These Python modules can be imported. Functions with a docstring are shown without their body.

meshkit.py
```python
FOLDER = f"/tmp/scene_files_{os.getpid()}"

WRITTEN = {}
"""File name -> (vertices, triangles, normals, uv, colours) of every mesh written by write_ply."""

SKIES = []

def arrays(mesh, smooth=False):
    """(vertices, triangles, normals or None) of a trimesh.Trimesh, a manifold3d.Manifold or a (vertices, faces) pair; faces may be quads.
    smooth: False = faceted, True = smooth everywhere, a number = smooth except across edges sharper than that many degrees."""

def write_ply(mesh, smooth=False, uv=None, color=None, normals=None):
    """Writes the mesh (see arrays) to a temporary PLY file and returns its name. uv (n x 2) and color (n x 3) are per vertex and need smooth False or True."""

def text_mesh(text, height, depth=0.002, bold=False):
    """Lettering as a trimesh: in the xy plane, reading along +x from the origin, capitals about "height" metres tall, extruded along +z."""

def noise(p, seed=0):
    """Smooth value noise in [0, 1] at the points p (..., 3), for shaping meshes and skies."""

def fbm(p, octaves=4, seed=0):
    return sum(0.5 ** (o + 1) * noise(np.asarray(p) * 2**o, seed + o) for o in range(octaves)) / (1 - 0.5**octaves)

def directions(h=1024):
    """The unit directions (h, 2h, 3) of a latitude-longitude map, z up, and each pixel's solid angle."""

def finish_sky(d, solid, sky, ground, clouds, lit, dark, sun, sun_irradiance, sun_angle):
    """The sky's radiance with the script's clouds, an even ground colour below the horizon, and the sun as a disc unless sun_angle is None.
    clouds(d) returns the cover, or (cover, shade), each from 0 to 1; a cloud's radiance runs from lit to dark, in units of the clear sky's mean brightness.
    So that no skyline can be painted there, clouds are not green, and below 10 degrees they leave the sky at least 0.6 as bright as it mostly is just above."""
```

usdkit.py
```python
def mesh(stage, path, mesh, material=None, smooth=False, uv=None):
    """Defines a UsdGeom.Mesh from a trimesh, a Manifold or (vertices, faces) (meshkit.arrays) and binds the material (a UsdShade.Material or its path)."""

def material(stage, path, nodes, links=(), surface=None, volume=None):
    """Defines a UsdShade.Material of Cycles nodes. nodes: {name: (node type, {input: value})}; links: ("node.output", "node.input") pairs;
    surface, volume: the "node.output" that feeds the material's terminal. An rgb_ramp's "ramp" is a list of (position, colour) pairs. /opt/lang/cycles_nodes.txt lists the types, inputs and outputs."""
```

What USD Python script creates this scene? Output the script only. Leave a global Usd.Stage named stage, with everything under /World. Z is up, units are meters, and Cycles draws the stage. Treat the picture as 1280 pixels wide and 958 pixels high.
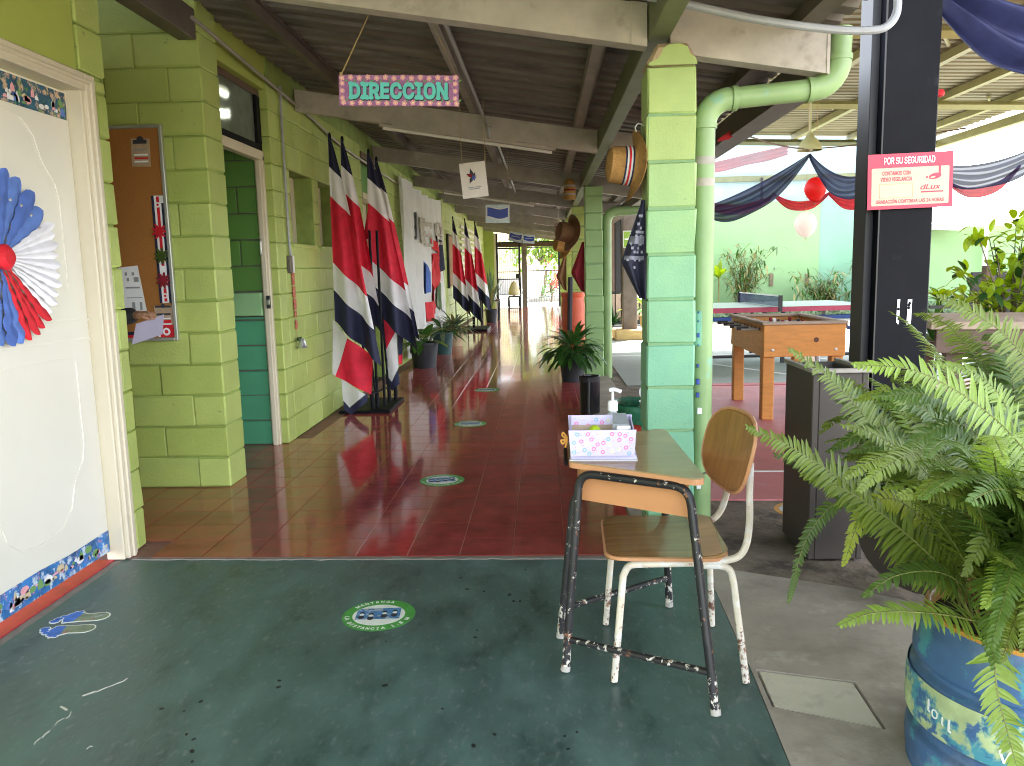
import math, random
import numpy as np, trimesh, shapely.geometry as sg, shapely.ops as so
from shapely import affinity
import manifold3d as m3
import usdkit, meshkit
from pxr import Usd, UsdGeom, UsdLux, UsdShade, Gf, Sdf

random.seed(7); RNG = np.random.default_rng(7)
stage = Usd.Stage.CreateInMemory()
UsdGeom.SetStageUpAxis(stage, UsdGeom.Tokens.z); UsdGeom.SetStageMetersPerUnit(stage, 1.0)
stage.SetDefaultPrim(UsdGeom.Xform.Define(stage, '/World').GetPrim())
UsdGeom.Scope.Define(stage, '/World/Looks')
A = np.array

# ------------------------------------------------------------------ camera
EYE = A([0.0, 0.0, 1.35]); FPX = 1000.0
def _axes(yaw, pitch, roll):
    y, p, r = np.radians([yaw, pitch, roll])
    f = A([-np.sin(y)*np.cos(p), np.cos(y)*np.cos(p), -np.sin(p)])
    rt = A([np.cos(y), np.sin(y), 0.0]); up = np.cross(rt, f)
    return np.cos(r)*rt - np.sin(r)*up, np.cos(r)*up + np.sin(r)*rt, f
CR, CU, CF = _axes(2.4, 8.1, 1.33)
cam = UsdGeom.Camera.Define(stage, '/World/camera')
cam.CreateHorizontalApertureAttr(36.0); cam.CreateVerticalApertureAttr(36.0*766/1024); cam.CreateFocalLengthAttr(36.0*FPX/1280)
cam.CreateClippingRangeAttr(Gf.Vec2f(0.05, 500))
EXPOSURE = 2.72
cam.CreateExposureAttr(EXPOSURE)
M4 = np.eye(4); M4[0, :3], M4[1, :3], M4[2, :3], M4[3, :3] = CR, CU, -CF, EYE
UsdGeom.Xformable(cam).AddTransformOp().Set(Gf.Matrix4d(*[float(v) for v in M4.ravel()]))
def at(u, v, x=None, y=None, z=None):
    """Where the line of sight through a measured point of the photograph meets a known plane of the place."""
    d = (u-640)*CR - (v-479)*CU + FPX*CF
    k = x/d[0] if x is not None else y/d[1] if y is not None else (z-EYE[2])/d[2]
    return EYE + k*d

# ------------------------------------------------------------------ sky and sun
SUN = A([0.45, 0.70, 0.0]); SUN = SUN/np.linalg.norm(SUN); ELEV = math.radians(60)
SUN = A([SUN[0]*math.cos(ELEV), SUN[1]*math.cos(ELEV), math.sin(ELEV)])
dome = UsdLux.DomeLight.Define(stage, '/World/sky')
skym = usdkit.material(stage, '/World/Looks/sky', {
    's': ('sky_texture', {'sky_type': 'single_scattering', 'sun_disc': False, 'sun_elevation': ELEV, 'sun_rotation': math.atan2(SUN[0], SUN[1]), 'aerosol_density': 2.2}),
    't': ('texture_coordinate', {}), 'n': ('noise_texture', {'scale': 2.2, 'detail': 6.0, 'roughness': .55}), 'c': ('map_range', {'from_min': .34, 'from_max': .58, 'clamp': True}),
    'h': ('hsv', {'saturation': .22, 'value': 1.35}), 'x': ('mix_color', {}), 'b': ('background_shader', {'strength': 0.15})},
    [('t.generated', 'n.vector'), ('n.fac', 'c.value'), ('c.result', 'x.fac'), ('s.color', 'x.a'), ('s.color', 'h.color'), ('h.color', 'x.b'), ('x.result', 'b.color')], surface='b.background')
UsdShade.MaterialBindingAPI.Apply(dome.GetPrim()).Bind(skym)
sun = UsdLux.DistantLight.Define(stage, '/World/sun')
sun.CreateNormalizeAttr(True); sun.CreateIntensityAttr(1.0); sun.CreateAngleAttr(0.5); sun.CreateColorAttr(Gf.Vec3f(1.0, 0.93, 0.82))
_z = SUN; _x = np.cross([0, 0, 1], _z); _x /= np.linalg.norm(_x); _y = np.cross(_z, _x)
Q = np.eye(4); Q[0, :3], Q[1, :3], Q[2, :3] = _x, _y, _z
UsdGeom.Xformable(sun).AddTransformOp().Set(Gf.Matrix4d(*[float(v) for v in Q.ravel()]))

# ------------------------------------------------------------------ helpers
USED = {}
def numbered(parent, name):
    k = USED.get((parent, name), 0); USED[(parent, name)] = k+1
    return f'{parent}/{name}' if k == 0 else f'{parent}/{name}_{k:03d}'
def pathof(p): return '/World' if p is None else str(p.GetPath())
def meta(prim, label=None, cat=None, group=None, kind=None):
    for k, v in (('label', label), ('category', cat), ('group', group), ('kind', kind)):
        if v: prim.SetCustomDataByKey(k, v)
    return prim
class MB:
    def __init__(s): s.v, s.f, s.n = [], [], 0
    def add(s, v, f=None):
        if f is None:
            if hasattr(v, 'to_mesh'):
                q = v.to_mesh(); v, f = A(q.vert_properties)[:, :3], A(q.tri_verts)
            else: v, f = A(v.vertices), A(v.faces)
        v = A(v, float); f = A(f, int)
        if f.shape[1] == 4: f = np.vstack([f[:, [0, 1, 2]], f[:, [0, 2, 3]]])
        s.v.append(v); s.f.append(f+s.n); s.n += len(v); return s
    def box(s, x0, x1, y0, y1, z0, z1, c=0.0): return s.add(*cbox(x0, x1, y0, y1, z0, z1, c))
    def tube(s, pts, r, n=10): return s.add(*tube(pts, r, n))
    def get(s): return np.vstack(s.v), np.vstack(s.f)
_u = np.array([[sx, sy, sz] for sx in (-1, 1) for sy in (-1, 1) for sz in (-1, 1)], float)
_cv = np.vstack([_u*A([1, .9, .9]), _u*A([.9, 1, .9]), _u*A([.9, .9, 1])])
_hull = trimesh.Trimesh(_cv, process=False).convex_hull
_cs, _ck = np.sign(_hull.vertices), np.abs(_hull.vertices) < 0.95
_cf = A(_hull.faces)
_bx = trimesh.creation.box((2, 2, 2))
def cbox(x0, x1, y0, y1, z0, z1, c=0.0):
    ce = A([(x0+x1)/2, (y0+y1)/2, (z0+z1)/2]); h = np.abs(A([x1-x0, y1-y0, z1-z0]))/2
    if c <= 0: return A(_bx.vertices)*h+ce, A(_bx.faces)
    c = min(c, .45*h.min())
    return _cs*(h-c*_ck)+ce, _cf
def smoothpath(pts, n=6):
    """Catmull-Rom through the points."""
    p = A(pts, float)
    if len(p) < 3: return p
    q = np.vstack([2*p[0]-p[1], p, 2*p[-1]-p[-2]]); out = []
    for i in range(1, len(q)-2):
        for t in np.linspace(0, 1, n, endpoint=False):
            a, b, c, d = q[i-1], q[i], q[i+1], q[i+2]
            out.append(.5*((2*b)+(c-a)*t+(2*a-5*b+4*c-d)*t*t+(3*b-a-3*c+d)*t**3))
    return np.vstack(out+[p[-1]])
def tube(pts, r, n=10):
    p = A(pts, float); m = len(p); r = np.broadcast_to(A(r, float), (m,))
    t = np.gradient(p, axis=0); t /= np.maximum(np.linalg.norm(t, axis=1, keepdims=True), 1e-9)
    a = A([0, 0, 1.0]) if abs(t[0][2]) < .9 else A([1.0, 0, 0])
    u = np.cross(t[0], a); u /= np.linalg.norm(u); rings = []
    th = np.linspace(0, 2*np.pi, n, endpoint=False)
    for i in range(m):
        u = u-t[i]*(u@t[i]); u /= np.linalg.norm(u); w = np.cross(t[i], u)
        rings.append(p[i]+r[i]*(np.cos(th)[:, None]*u+np.sin(th)[:, None]*w))
    v = np.vstack(rings+[p[:1], p[-1:]]); f = []
    for i in range(m-1):
        for j in range(n):
            k = (j+1) % n; a0, a1, b0, b1 = i*n+j, i*n+k, (i+1)*n+j, (i+1)*n+k
            f += [[a0, a1, b1], [a0, b1, b0]]
    for j in range(n):
        k = (j+1) % n; f += [[m*n, k, j], [m*n+1, (m-1)*n+j, (m-1)*n+k]]
    return v, A(f)
def lathe(profile, c=(0, 0, 0), n=32):
    pr = A(profile, float); m = len(pr); th = np.linspace(0, 2*np.pi, n, endpoint=False)
    v = np.stack([pr[:, :1]*np.cos(th), pr[:, :1]*np.sin(th), np.repeat(pr[:, 1:2], n, 1)], -1).reshape(-1, 3)+A(c)
    f = []
    for i in range(m-1):
        for j in range(n):
            k = (j+1) % n; a0, a1, b0, b1 = i*n+j, i*n+k, (i+1)*n+j, (i+1)*n+k
            f += [[a0, a1, b1], [a0, b1, b0]]
    return v, A(f)
def gridf(nu, nv):
    i, j = np.meshgrid(np.arange(nu-1), np.arange(nv-1), indexing='ij'); a = (i*nv+j).ravel()
    return np.vstack([np.stack([a, a+nv, a+nv+1], 1), np.stack([a, a+nv+1, a+1], 1)])
def grid(P): return P.reshape(-1, 3), gridf(P.shape[0], P.shape[1])
def frame(o, ex, ey):
    ex, ey = A(ex, float), A(ey, float); ex = ex/np.linalg.norm(ex); ey = ey-ex*(ey@ex); ey /= np.linalg.norm(ey)
    return A(o, float), A([ex, ey, np.cross(ex, ey)])
def place(vf, fr):
    if hasattr(vf, 'vertices'): vf = (A(vf.vertices), A(vf.faces))
    return vf[0]@fr[1]+fr[0], vf[1]
def extrude(poly, d, fr=None, z0=0.0):
    b = MB()
    for g in getattr(poly, 'geoms', [poly]):
        if g.is_empty or g.geom_type != 'Polygon' or g.area < 1e-9: continue
        t = trimesh.creation.extrude_polygon(g, d, engine='earcut'); b.add(t.vertices+A([0, 0, z0]), t.faces)
    v, f = b.get()
    return place((v, f), fr) if fr else (v, f)
def rect(a0, a1, b0, b1): return sg.box(a0, b0, a1, b1)
def obj(name, mesh, mat, parent=None, smooth=False, **kw):
    if isinstance(mesh, MB): mesh = mesh.get()
    p = usdkit.mesh(stage, numbered(pathof(parent), name), mesh, MAT[mat] if isinstance(mat, str) else mat, smooth=smooth).GetPrim()
    UsdGeom.Mesh(p).CreateDoubleSidedAttr(True)
    return meta(p, **kw)
def thing(name, label, cat, loc=None, group=None, rz=0.0, kind=None):
    x = UsdGeom.Xform.Define(stage, numbered('/World', name))
    if loc is not None: x.AddTranslateOp().Set(Gf.Vec3d(*map(float, loc)))
    if rz: x.AddRotateZOp().Set(float(rz))
    return meta(x.GetPrim(), label, cat, group, kind)
def dup(root, loc, label, rz=0.0, group=None):
    was = root.GetCustomData(); base = root.GetName()
    base = base[:-4] if base[-4:-3] == '_' and base[-3:].isdigit() else base
    r = thing(base, label, was['category'], loc, group or was.get('group'), rz)
    r.GetReferences().AddInternalReference(root.GetPath()); r.SetInstanceable(True)
    return r
def text(s, h, fr, d=.002, bold=False, center=True, sx=1.0):
    t = meshkit.text_mesh(s, h, d, bold); v = A(t.vertices); v[:, 0] *= sx
    if center: v[:, 0] -= (v[:, 0].min()+v[:, 0].max())/2
    return place((v, A(t.faces)), fr)

# ------------------------------------------------------------------ materials
MAT = {}
def pm(name, col, rough=.6, var=.15, vs=5.0, bump=.0, bs=80.0, bd=.01, metal=0.0, coat=0.0, spec=.5, chip=None, chip2=None, transl=0.0, emit=0.0, rvar=0.0, stretch=None, coordobj=False, alpha=None, trans=0.0, cr=.05):
    col = A(col, float)
    n = {'g': ('geometry', {}), 't': ('texture_coordinate', {}), 'm': ('mapping', {'scale': stretch or (1, 1, 1)}),
         'n': ('noise_texture', {'scale': vs, 'detail': 6.0, 'roughness': .6}),
         'r': ('rgb_ramp', {'ramp': [(.28, np.clip(col*(1-var), 0, 1)), (.5, col), (.72, np.clip(col*(1+var), 0, 1))]}),
         'p': ('principled_bsdf', {'roughness': rough, 'metallic': metal, 'coat_weight': coat, 'coat_roughness': cr, 'specular_ior_level': spec, 'emission_strength': emit, 'transmission_weight': trans})}
    l = [('t.object' if coordobj else 'g.position', 'm.vector'), ('m.vector', 'n.vector'), ('n.fac', 'r.fac')]
    src = 'r.color'
    for i, ch in enumerate([c for c in (chip, chip2) if c]):
        c2, sc, lo, hi = ch[:4]
        n[f'cn{i}'] = ('noise_texture', {'scale': sc, 'detail': 5.0, 'roughness': .65})
        n[f'cm{i}'] = ('map_range', {'from_min': lo, 'from_max': hi, 'clamp': True})
        n[f'cx{i}'] = ('mix_color', {'b': c2})
        l += [('m.vector', f'cn{i}.vector'), (f'cn{i}.fac', f'cm{i}.value'), (f'cm{i}.result', f'cx{i}.fac'), (src, f'cx{i}.a')]
        src = f'cx{i}.result'
    l += [(src, 'p.base_color')]
    if emit: l += [(src, 'p.emission_color')]
    if rvar:
        n['rm'] = ('map_range', {'from_min': .3, 'from_max': .7, 'to_min': max(.02, rough-rvar), 'to_max': rough+rvar, 'clamp': True}); l += [('n.fac', 'rm.value'), ('rm.result', 'p.roughness')]
    if bump:
        n['bn'] = ('noise_texture', {'scale': bs, 'detail': 4.0, 'roughness': .6}); n['b'] = ('bump', {'strength': bump, 'distance': bd})
        l += [('m.vector', 'bn.vector'), ('bn.fac', 'b.height'), ('b.normal', 'p.normal')]
    out = 'p.BSDF'
    if transl:
        n['tl'] = ('translucent_bsdf', {'color': np.clip(col*1.6, 0, 1)}); n['mx'] = ('mix_closure', {'fac': transl})
        l += [(out, 'mx.closure1'), ('tl.BSDF', 'mx.closure2')]; out = 'mx.closure'
        n['tl'] = ('translucent_bsdf', {}); n['tc'] = ('hsv', {'saturation': 1.1, 'value': 1.5}); l += [(src, 'tc.color'), ('tc.color', 'tl.color')]
    if alpha is not None:
        n['tr'] = ('transparent_bsdf', {'color': (1, 1, 1)}); n['ma'] = ('mix_closure', {'fac': alpha})
        l += [('tr.BSDF', 'ma.closure1'), (out, 'ma.closure2')]; out = 'ma.closure'
    MAT[name] = usdkit.material(stage, f'/World/Looks/{name}', n, l, surface=out)
    return name
pm('green_paint', (.385, .465, .118), .5, .10, 3, .65, 75, .006, chip=((.32, .40, .13), 1.3, .55, .75), chip2=((.15, .16, .07), 15, .67, .73))
pm('green_paint_pale', (.415, .50, .135), .5, .10, 3, .65, 75, .006, chip=((.16, .17, .07), 17, .68, .74))
pm('green_paint_deep', (.35, .43, .10), .5, .10, 3, .65, 75, .006, chip=((.16, .17, .07), 17, .68, .74))
pm('green_joint', (.23, .31, .07), .7, .2, 8, .3, 90, .004)
pm('green_plaster', (.375, .44, .085), .55, .07, 2, .12, 60, .003)
pm('column_paint', (.28, .44, .18), .5, .09, 4, .45, 90, .004, chip=((.42, .30, .19), 22, .73, .78))
pm('column_cool_light', (.17, .42, .27), .5, .10, 4, .45, 90, .004, chip=((.22, .43, .24), 2.0, .5, .7))  # cool light at the column foot, put into the colour
pm('column_yellow', (.36, .42, .12), .5, .10, 4, .45, 90, .004, chip=((.36, .45, .15), 2.0, .5, .7))  # warm light at the column head, put into the colour
for i_, c_ in enumerate(((.175, .42, .28), (.19, .425, .265), (.215, .43, .235), (.25, .44, .20), (.30, .445, .17), (.35, .45, .145))): pm('column_coat_'+'abcdef'[i_], c_, .5, .12, 4, .45, 90, .004, chip=(tuple(A(c_)*A([1.12, 1.0, .85])), 2.0, .5, .7), chip2=((.10, .12, .07), 26, .68, .72))  # cool low light grading to warm high light, painted as block colours
pm('column_joint', (.19, .32, .15), .7, .2, 8, .3, 90, .004)
pm('column_bare', (.40, .29, .18), .85, .25, 30, .5, 120, .004)
pm('teal_paint', (.085, .34, .19), .4, .1, 3, .2, 100, .003)
pm('dark_green', (.11, .26, .055), .5, .12, 3, .2, 100, .003)
pm('pale_teal', (.28, .50, .25), .45, .08, 3)
pm('pipe_paint', (.245, .36, .155), .35, .12, 6, .12, 50, .003, chip=((.20, .38, .27), 7, .6, .7))
pm('cream_paint', (.62, .555, .42), .42, .05, 2, .06, 40, .002, chip=((.5, .42, .3), 35, .74, .8))
pm('door_white', (.80, .77, .68), .33, .035, 1.5, .05, 25, .002)
pm('door_groove', (.50, .46, .38), .5, .1, 5)
pm('white_paint', (.78, .78, .76), .45, .05, 4)
pm('tile_red', (.24, .040, .036), .10, .22, 7, .03, 6, .01, coat=.16, spec=.42, rvar=.02, cr=.04)
pm('tile_red_deep', (.205, .034, .030), .11, .22, 7, .03, 6, .01, coat=.16, spec=.42, rvar=.02, cr=.04)
pm('tile_red_warm', (.26, .048, .038), .10, .22, 7, .03, 6, .01, coat=.16, spec=.42, rvar=.02, cr=.04)
pm('grout', (.22, .10, .08), .6, .2, 10)
pm('red_step', (.42, .022, .035), .5, .25, 9, .2, 60, .003)
pm('grey_edge', (.20, .18, .155), .8, .2, 12, .4, 90, .004)
pm('green_floor', (.066, .118, .106), .42, .42, 3.4, .35, 45, .003, chip=((.17, .20, .19), 26, .56, .80), chip2=((.028, .042, .038), 2.3, .54, .80), rvar=.14, stretch=(1.6, .8, 1))
pm('crack_white', (.62, .60, .55), .8, .2, 20)
pm('dark_spot', (.012, .014, .013), .6)
pm('concrete', (.36, .315, .26), .85, .2, 3, .5, 70, .004, chip=((.47, .43, .37), 7, .57, .72), chip2=((.19, .16, .13), 2.0, .50, .72))
pm('concrete_pale', (.56, .52, .41), .8, .12, 5, .35, 80, .003, chip=((.34, .32, .26), 9, .55, .75))
pm('dirt', (.20, .16, .12), .9, .35, 5, .9, 22, .015, chip=((.075, .058, .045), 2.6, .50, .62), chip2=((.30, .26, .21), 12, .6, .75))
pm('pink_floor', (.50, .15, .16), .55, .16, 2.2, .2, 25, .003, chip=((.52, .27, .26), 6, .55, .78), chip2=((.30, .09, .10), 3, .6, .8))
pm('court_floor', (.24, .275, .25), .6, .14, 1.5, .15, 40, .003, chip=((.19, .23, .21), 3, .55, .75))
pm('court_line', (.75, .75, .72), .6, .1, 6)
pm('earth', (.22, .19, .12), .95, .3, .8, .5, 10, .02)
pm('steel_grey', (.30, .27, .235), .45, .22, 4, .15, 30, .003, chip=((.40, .37, .33), 3, .58, .72))
pm('steel_pale', (.42, .37, .31), .45, .2, 5, .15, 30, .003, chip=((.30, .26, .21), 8, .58, .72))
pm('steel_brown', (.105, .085, .065), .5, .2, 5, .1, 30, .003)
pm('olive_steel', (.14, .15, .075), .5, .2, 5, .1, 30, .003)
pm('zinc', (.17, .15, .125), .6, .35, 5, .25, 20, .005, chip=((.25, .22, .18), 45, .60, .72), chip2=((.045, .04, .035), 3, .55, .7), stretch=(.35, 1, 1))
pm('zinc_pale', (.21, .18, .10), .55, .2, 3, .15, 20, .005, chip=((.30, .26, .15), 6, .55, .75), stretch=(.3, 1, 1))
pm('yellow_steel', (.34, .32, .14), .45, .15, 4)
pm('black_steel', (.0055, .0055, .008), .55, .3, 5, .08, 25, .002, spec=.12, chip=((.022, .022, .026), 6, .62, .78))
pm('black_steel_edge', (.03, .028, .028), .4, .3, 5)
pm('bin_brown', (.048, .039, .032), .5, .15, 4, .06, 40, .002)
pm('black', (.012, .012, .014), .45, .2, 10)
pm('black_plastic', (.015, .015, .017), .35, .2, 10)
pm('glossy_black', (.006, .006, .007), .06, .2, 4)
pm('navy_cloth', (.012, .014, .045), .8, .25, 25, .2, 400, .001)
pm('white_cloth', (.82, .81, .83), .8, .05, 12, .15, 500, .001, transl=.12)
pm('curtain_white', (.76, .74, .74), .8, .05, 5, .1, 300, .001, transl=.2)
pm('red_cloth', (.62, .008, .034), .75, .2, 15, .15, 500, .001)
pm('red_tulle', (.60, .008, .04), .8, .2, 12, alpha=.97, transl=.2)
pm('red_sheer', (.62, .03, .05), .8, .1, 5, alpha=.70)
pm('blue_tulle', (.022, .026, .075), .75, .3, 14, alpha=.91, transl=.1)
pm('blue_tulle_dense', (.020, .024, .065), .75, .3, 14, alpha=.97, transl=.05)
pm('blue_drape', (.028, .032, .10), .7, .3, 10, .2, 60, .004)
pm('red_paper', (.58, .008, .02), .6, .1, 10)
pm('red_lantern', (.68, .015, .012), .5, .1, 10, transl=.4)
pm('white_lantern', (.80, .74, .70), .6, .06, 10, transl=.5)
pm('white_paper', (.80, .80, .82), .7, .04, 10)
pm('ink', (.03, .03, .04), .7)
pm('ink_grey', (.28, .28, .29), .7)
pm('cork', (.33, .135, .028), .85, .22, 120, .4, 300, .002)
pm('alum', (.55, .55, .52), .35, .08, 6, metal=.7)
pm('crepe_blue', (.105, .20, .55), .8, .15, 14)
pm('crepe_blue_deep', (.075, .15, .47), .8, .15, 14)
pm('crepe_white', (.80, .79, .84), .8, .05, 14)
pm('crepe_white_shade', (.72, .71, .77), .8, .05, 14)
pm('crepe_red', (.60, .008, .02), .75, .12, 14)
pm('crepe_red_deep', (.50, .006, .016), .75, .12, 14)
pm('border_blue', (.03, .16, .42), .5, .7, 14, chip=((.55, .62, .72), 22, .52, .58), chip2=((.42, .20, .36), 34, .60, .64))
pm('border_scene', (.015, .09, .16), .5, .6, 14, chip=((.60, .42, .28), 26, .52, .58), chip2=((.12, .26, .06), 34, .58, .64))
pm('desk_top', (.33, .215, .10), .28, .10, 3, .05, 60, .002, stretch=(1, 6, 1), chip=((.38, .28, .19), 7, .6, .72), coat=.25)
pm('desk_edge', (.56, .27, .13), .45, .12, 6)
pm('desk_apron', (.62, .28, .12), .5, .08, 4, chip=((.60, .36, .22), 30, .7, .75))
pm('seat_wood', (.26, .135, .045), .28, .28, 4, .04, 60, .002, stretch=(1, 9, 1), coat=.35, chip=((.36, .22, .10), 5, .58, .72))
pm('seat_worn', (.50, .30, .16), .5, .15, 6, stretch=(1, 6, 1))
pm('back_wood', (.30, .145, .04), .28, .25, 5, .04, 60, .002, stretch=(6, 6, .8), coat=.35)
pm('black_chipped', (.014, .013, .014), .38, .3, 10, .2, 80, .002, chip=((.55, .49, .42), 38, .62, .645), chip2=((.22, .09, .04), 30, .64, .66))
pm('black_worn', (.016, .015, .016), .45, .3, 10, .3, 80, .002, chip=((.62, .57, .50), 46, .525, .55), chip2=((.25, .10, .05), 30, .60, .62))
pm('black_chipped_low', (.016, .015, .016), .45, .3, 10, .3, 80, .002, chip=((.62, .57, .50), 42, .575, .60), chip2=((.25, .10, .05), 30, .62, .64))
pm('white_rusty', (.66, .58, .46), .45, .14, 12, .25, 80, .002, chip=((.30, .14, .07), 36, .57, .62), chip2=((.74, .71, .66), 18, .5, .6))
pm('white_rusty_low', (.66, .60, .52), .55, .14, 12, .35, 80, .002, chip=((.16, .075, .05), 45, .535, .57), chip2=((.30, .16, .09), 60, .58, .61))
pm('rubber', (.45, .42, .38), .8, .2, 40)
pm('lilac_paper', (.55, .50, .69), .55, .03, 12)
pm('kraft', (.40, .30, .20), .8, .12, 20)
pm('pink_print', (.80, .16, .34), .6, .1, 20)
pm('blue_print', (.18, .42, .70), .6, .1, 20)
pm('lime_print', (.70, .74, .38), .6, .1, 20)
pm('lime_ball', (.45, .62, .02), .5, .25, 40)
pm('clear_gel', (.86, .88, .88), .12, .03, 5, trans=.55)
pm('pump_white', (.82, .82, .84), .35, .02, 5)
pm('pack_grey', (.22, .24, .25), .4, .1, 30)
pm('purple_board', (.32, .12, .30), .6, .25, 40, chip=((.45, .22, .40), 70, .52, .6))
pm('flower_pink', (.80, .38, .42), .6, .12, 60)
pm('flower_yellow', (.85, .70, .35), .6)
pm('flower_green', (.16, .32, .10), .6)
pm('aqua_letter', (.12, .60, .55), .5, .08, 20)
pm('string', (.40, .28, .12), .8)
pm('sign_red', (.52, .035, .075), .4, .05, 6)
pm('sign_cream', (.46, .42, .30), .42, .03, 6)
pm('card_white', (.72, .64, .58), .7, .05, 20)
pm('wave_blue', (.03, .06, .28), .5, .15, 20)
pm('card_mint', (.50, .58, .58), .6, .2, 20)
pm('sticker_green', (.07, .32, .06), .5, .2, 25, chip=((.5, .6, .45), 60, .66, .7))
pm('sticker_white', (.74, .78, .72), .5, .12, 25)
pm('sticker_blue', (.06, .20, .42), .5, .5, 25, chip=((.35, .42, .50), 30, .52, .58))
pm('foot_blue', (.04, .15, .55), .5, .3, 25)
pm('foot_print', (.18, .24, .14), .5, .5, 18, chip=((.40, .10, .08), 14, .58, .62), chip2=((.30, .38, .36), 16, .58, .64))
pm('straw', (.36, .185, .05), .8, .25, 60, .9, 220, .006)
pm('straw_dark', (.15, .07, .025), .8, .25, 30, .6, 160, .004)
pm('bandana', (.014, .014, .032), .8, .25, 25, .2, 300, .001)
pm('bandana_print', (.20, .20, .24), .8, .4, 60)
pm('maroon_cloth', (.20, .006, .015), .8, .25, 18)
pm('orange_plastic', (.62, .09, .03), .45, .12, 6)
pm('red_plastic', (.40, .035, .02), .45, .2, 6)
pm('green_bag', (.012, .10, .05), .25, .35, 25, .5, 50, .01)
pm('pine_wood', (.56, .225, .045), .42, .16, 5, .05, 60, .002, stretch=(1.5, 1.5, 8), chip=((.42, .15, .03), 8, .6, .75))
pm('knot', (.10, .025, .01), .5)
pm('plank_wood', (.34, .25, .18), .7, .25, 6, .25, 60, .004, stretch=(1, 7, 1))
pm('plank_dark', (.11, .065, .045), .7, .3, 6, .25, 60, .004)
pm('brown_post', (.15, .115, .09), .7, .25, 6, .25, 40, .004)
pm('sand_block', (.52, .36, .15), .85, .2, 12, .5, 60, .005)
pm('pp_green', (.26, .36, .31), .3, .06, 4)
pm('pp_edge', (.35, .03, .07), .5)
pm('pp_blue', (.025, .065, .22), .5)
pm('net_blue', (.04, .06, .12), .8, .2, 20, alpha=.62)
pm('field_green', (.10, .20, .12), .6)
pm('wall_mint', (.20, .34, .15), .6, .08, 1.2, .15, 40, .003)
pm('wall_mint2', (.17, .34, .22), .6, .08, 1.2, .15, 40, .003)
pm('fascia', (.78, .74, .56), .5, .06, 4)
pm('pane_sheet', (.40, .52, .56), .4, .10, 1.2, transl=.15)
pm('yellow_tube', (.60, .52, .34), .5, .1, 10)
pm('drum_blue', (.055, .125, .27), .5, .35, 5, .35, 30, .004, chip=((.06, .27, .34), 7, .55, .60), chip2=((.20, .25, .36), 4, .48, .72))
pm('drum_band', (.42, .50, .27), .55, .3, 12, .3, 60, .003, chip=((.06, .26, .34), 9, .50, .56), chip2=((.05, .12, .27), 18, .56, .61))
pm('drum_rim', (.55, .27, .05), .5, .25, 12, .2, 50, .003)
pm('soil', (.035, .025, .017), .95, .4, 40, .8, 60, .01)
pm('frond_mid', (.165, .225, .036), .42, .30, 7, transl=.30)
pm('frond_light', (.25, .36, .065), .42, .25, 7, transl=.32)
pm('frond_dark', (.085, .15, .027), .42, .30, 7, transl=.25)
pm('frond_yellow', (.30, .36, .035), .5, .3, 9, transl=.35)
pm('rachis', (.14, .16, .035), .55, .25, 20)
pm('dead_stalk', (.20, .10, .035), .8, .3, 30)
pm('bush_leaf', (.30, .42, .02), .4, .3, 5, transl=.4)
pm('leaf_dark', (.028, .085, .018), .4, .3, 8, transl=.2)
pm('leaf_mid', (.06, .15, .03), .4, .3, 8, transl=.25)
pm('leaf_grey', (.13, .19, .10), .5, .3, 8, transl=.2)
pm('leaf_dry', (.26, .24, .09), .6, .3, 8, transl=.2)
pm('bark', (.16, .12, .08), .85, .3, 14, .6, 40, .006)
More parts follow.
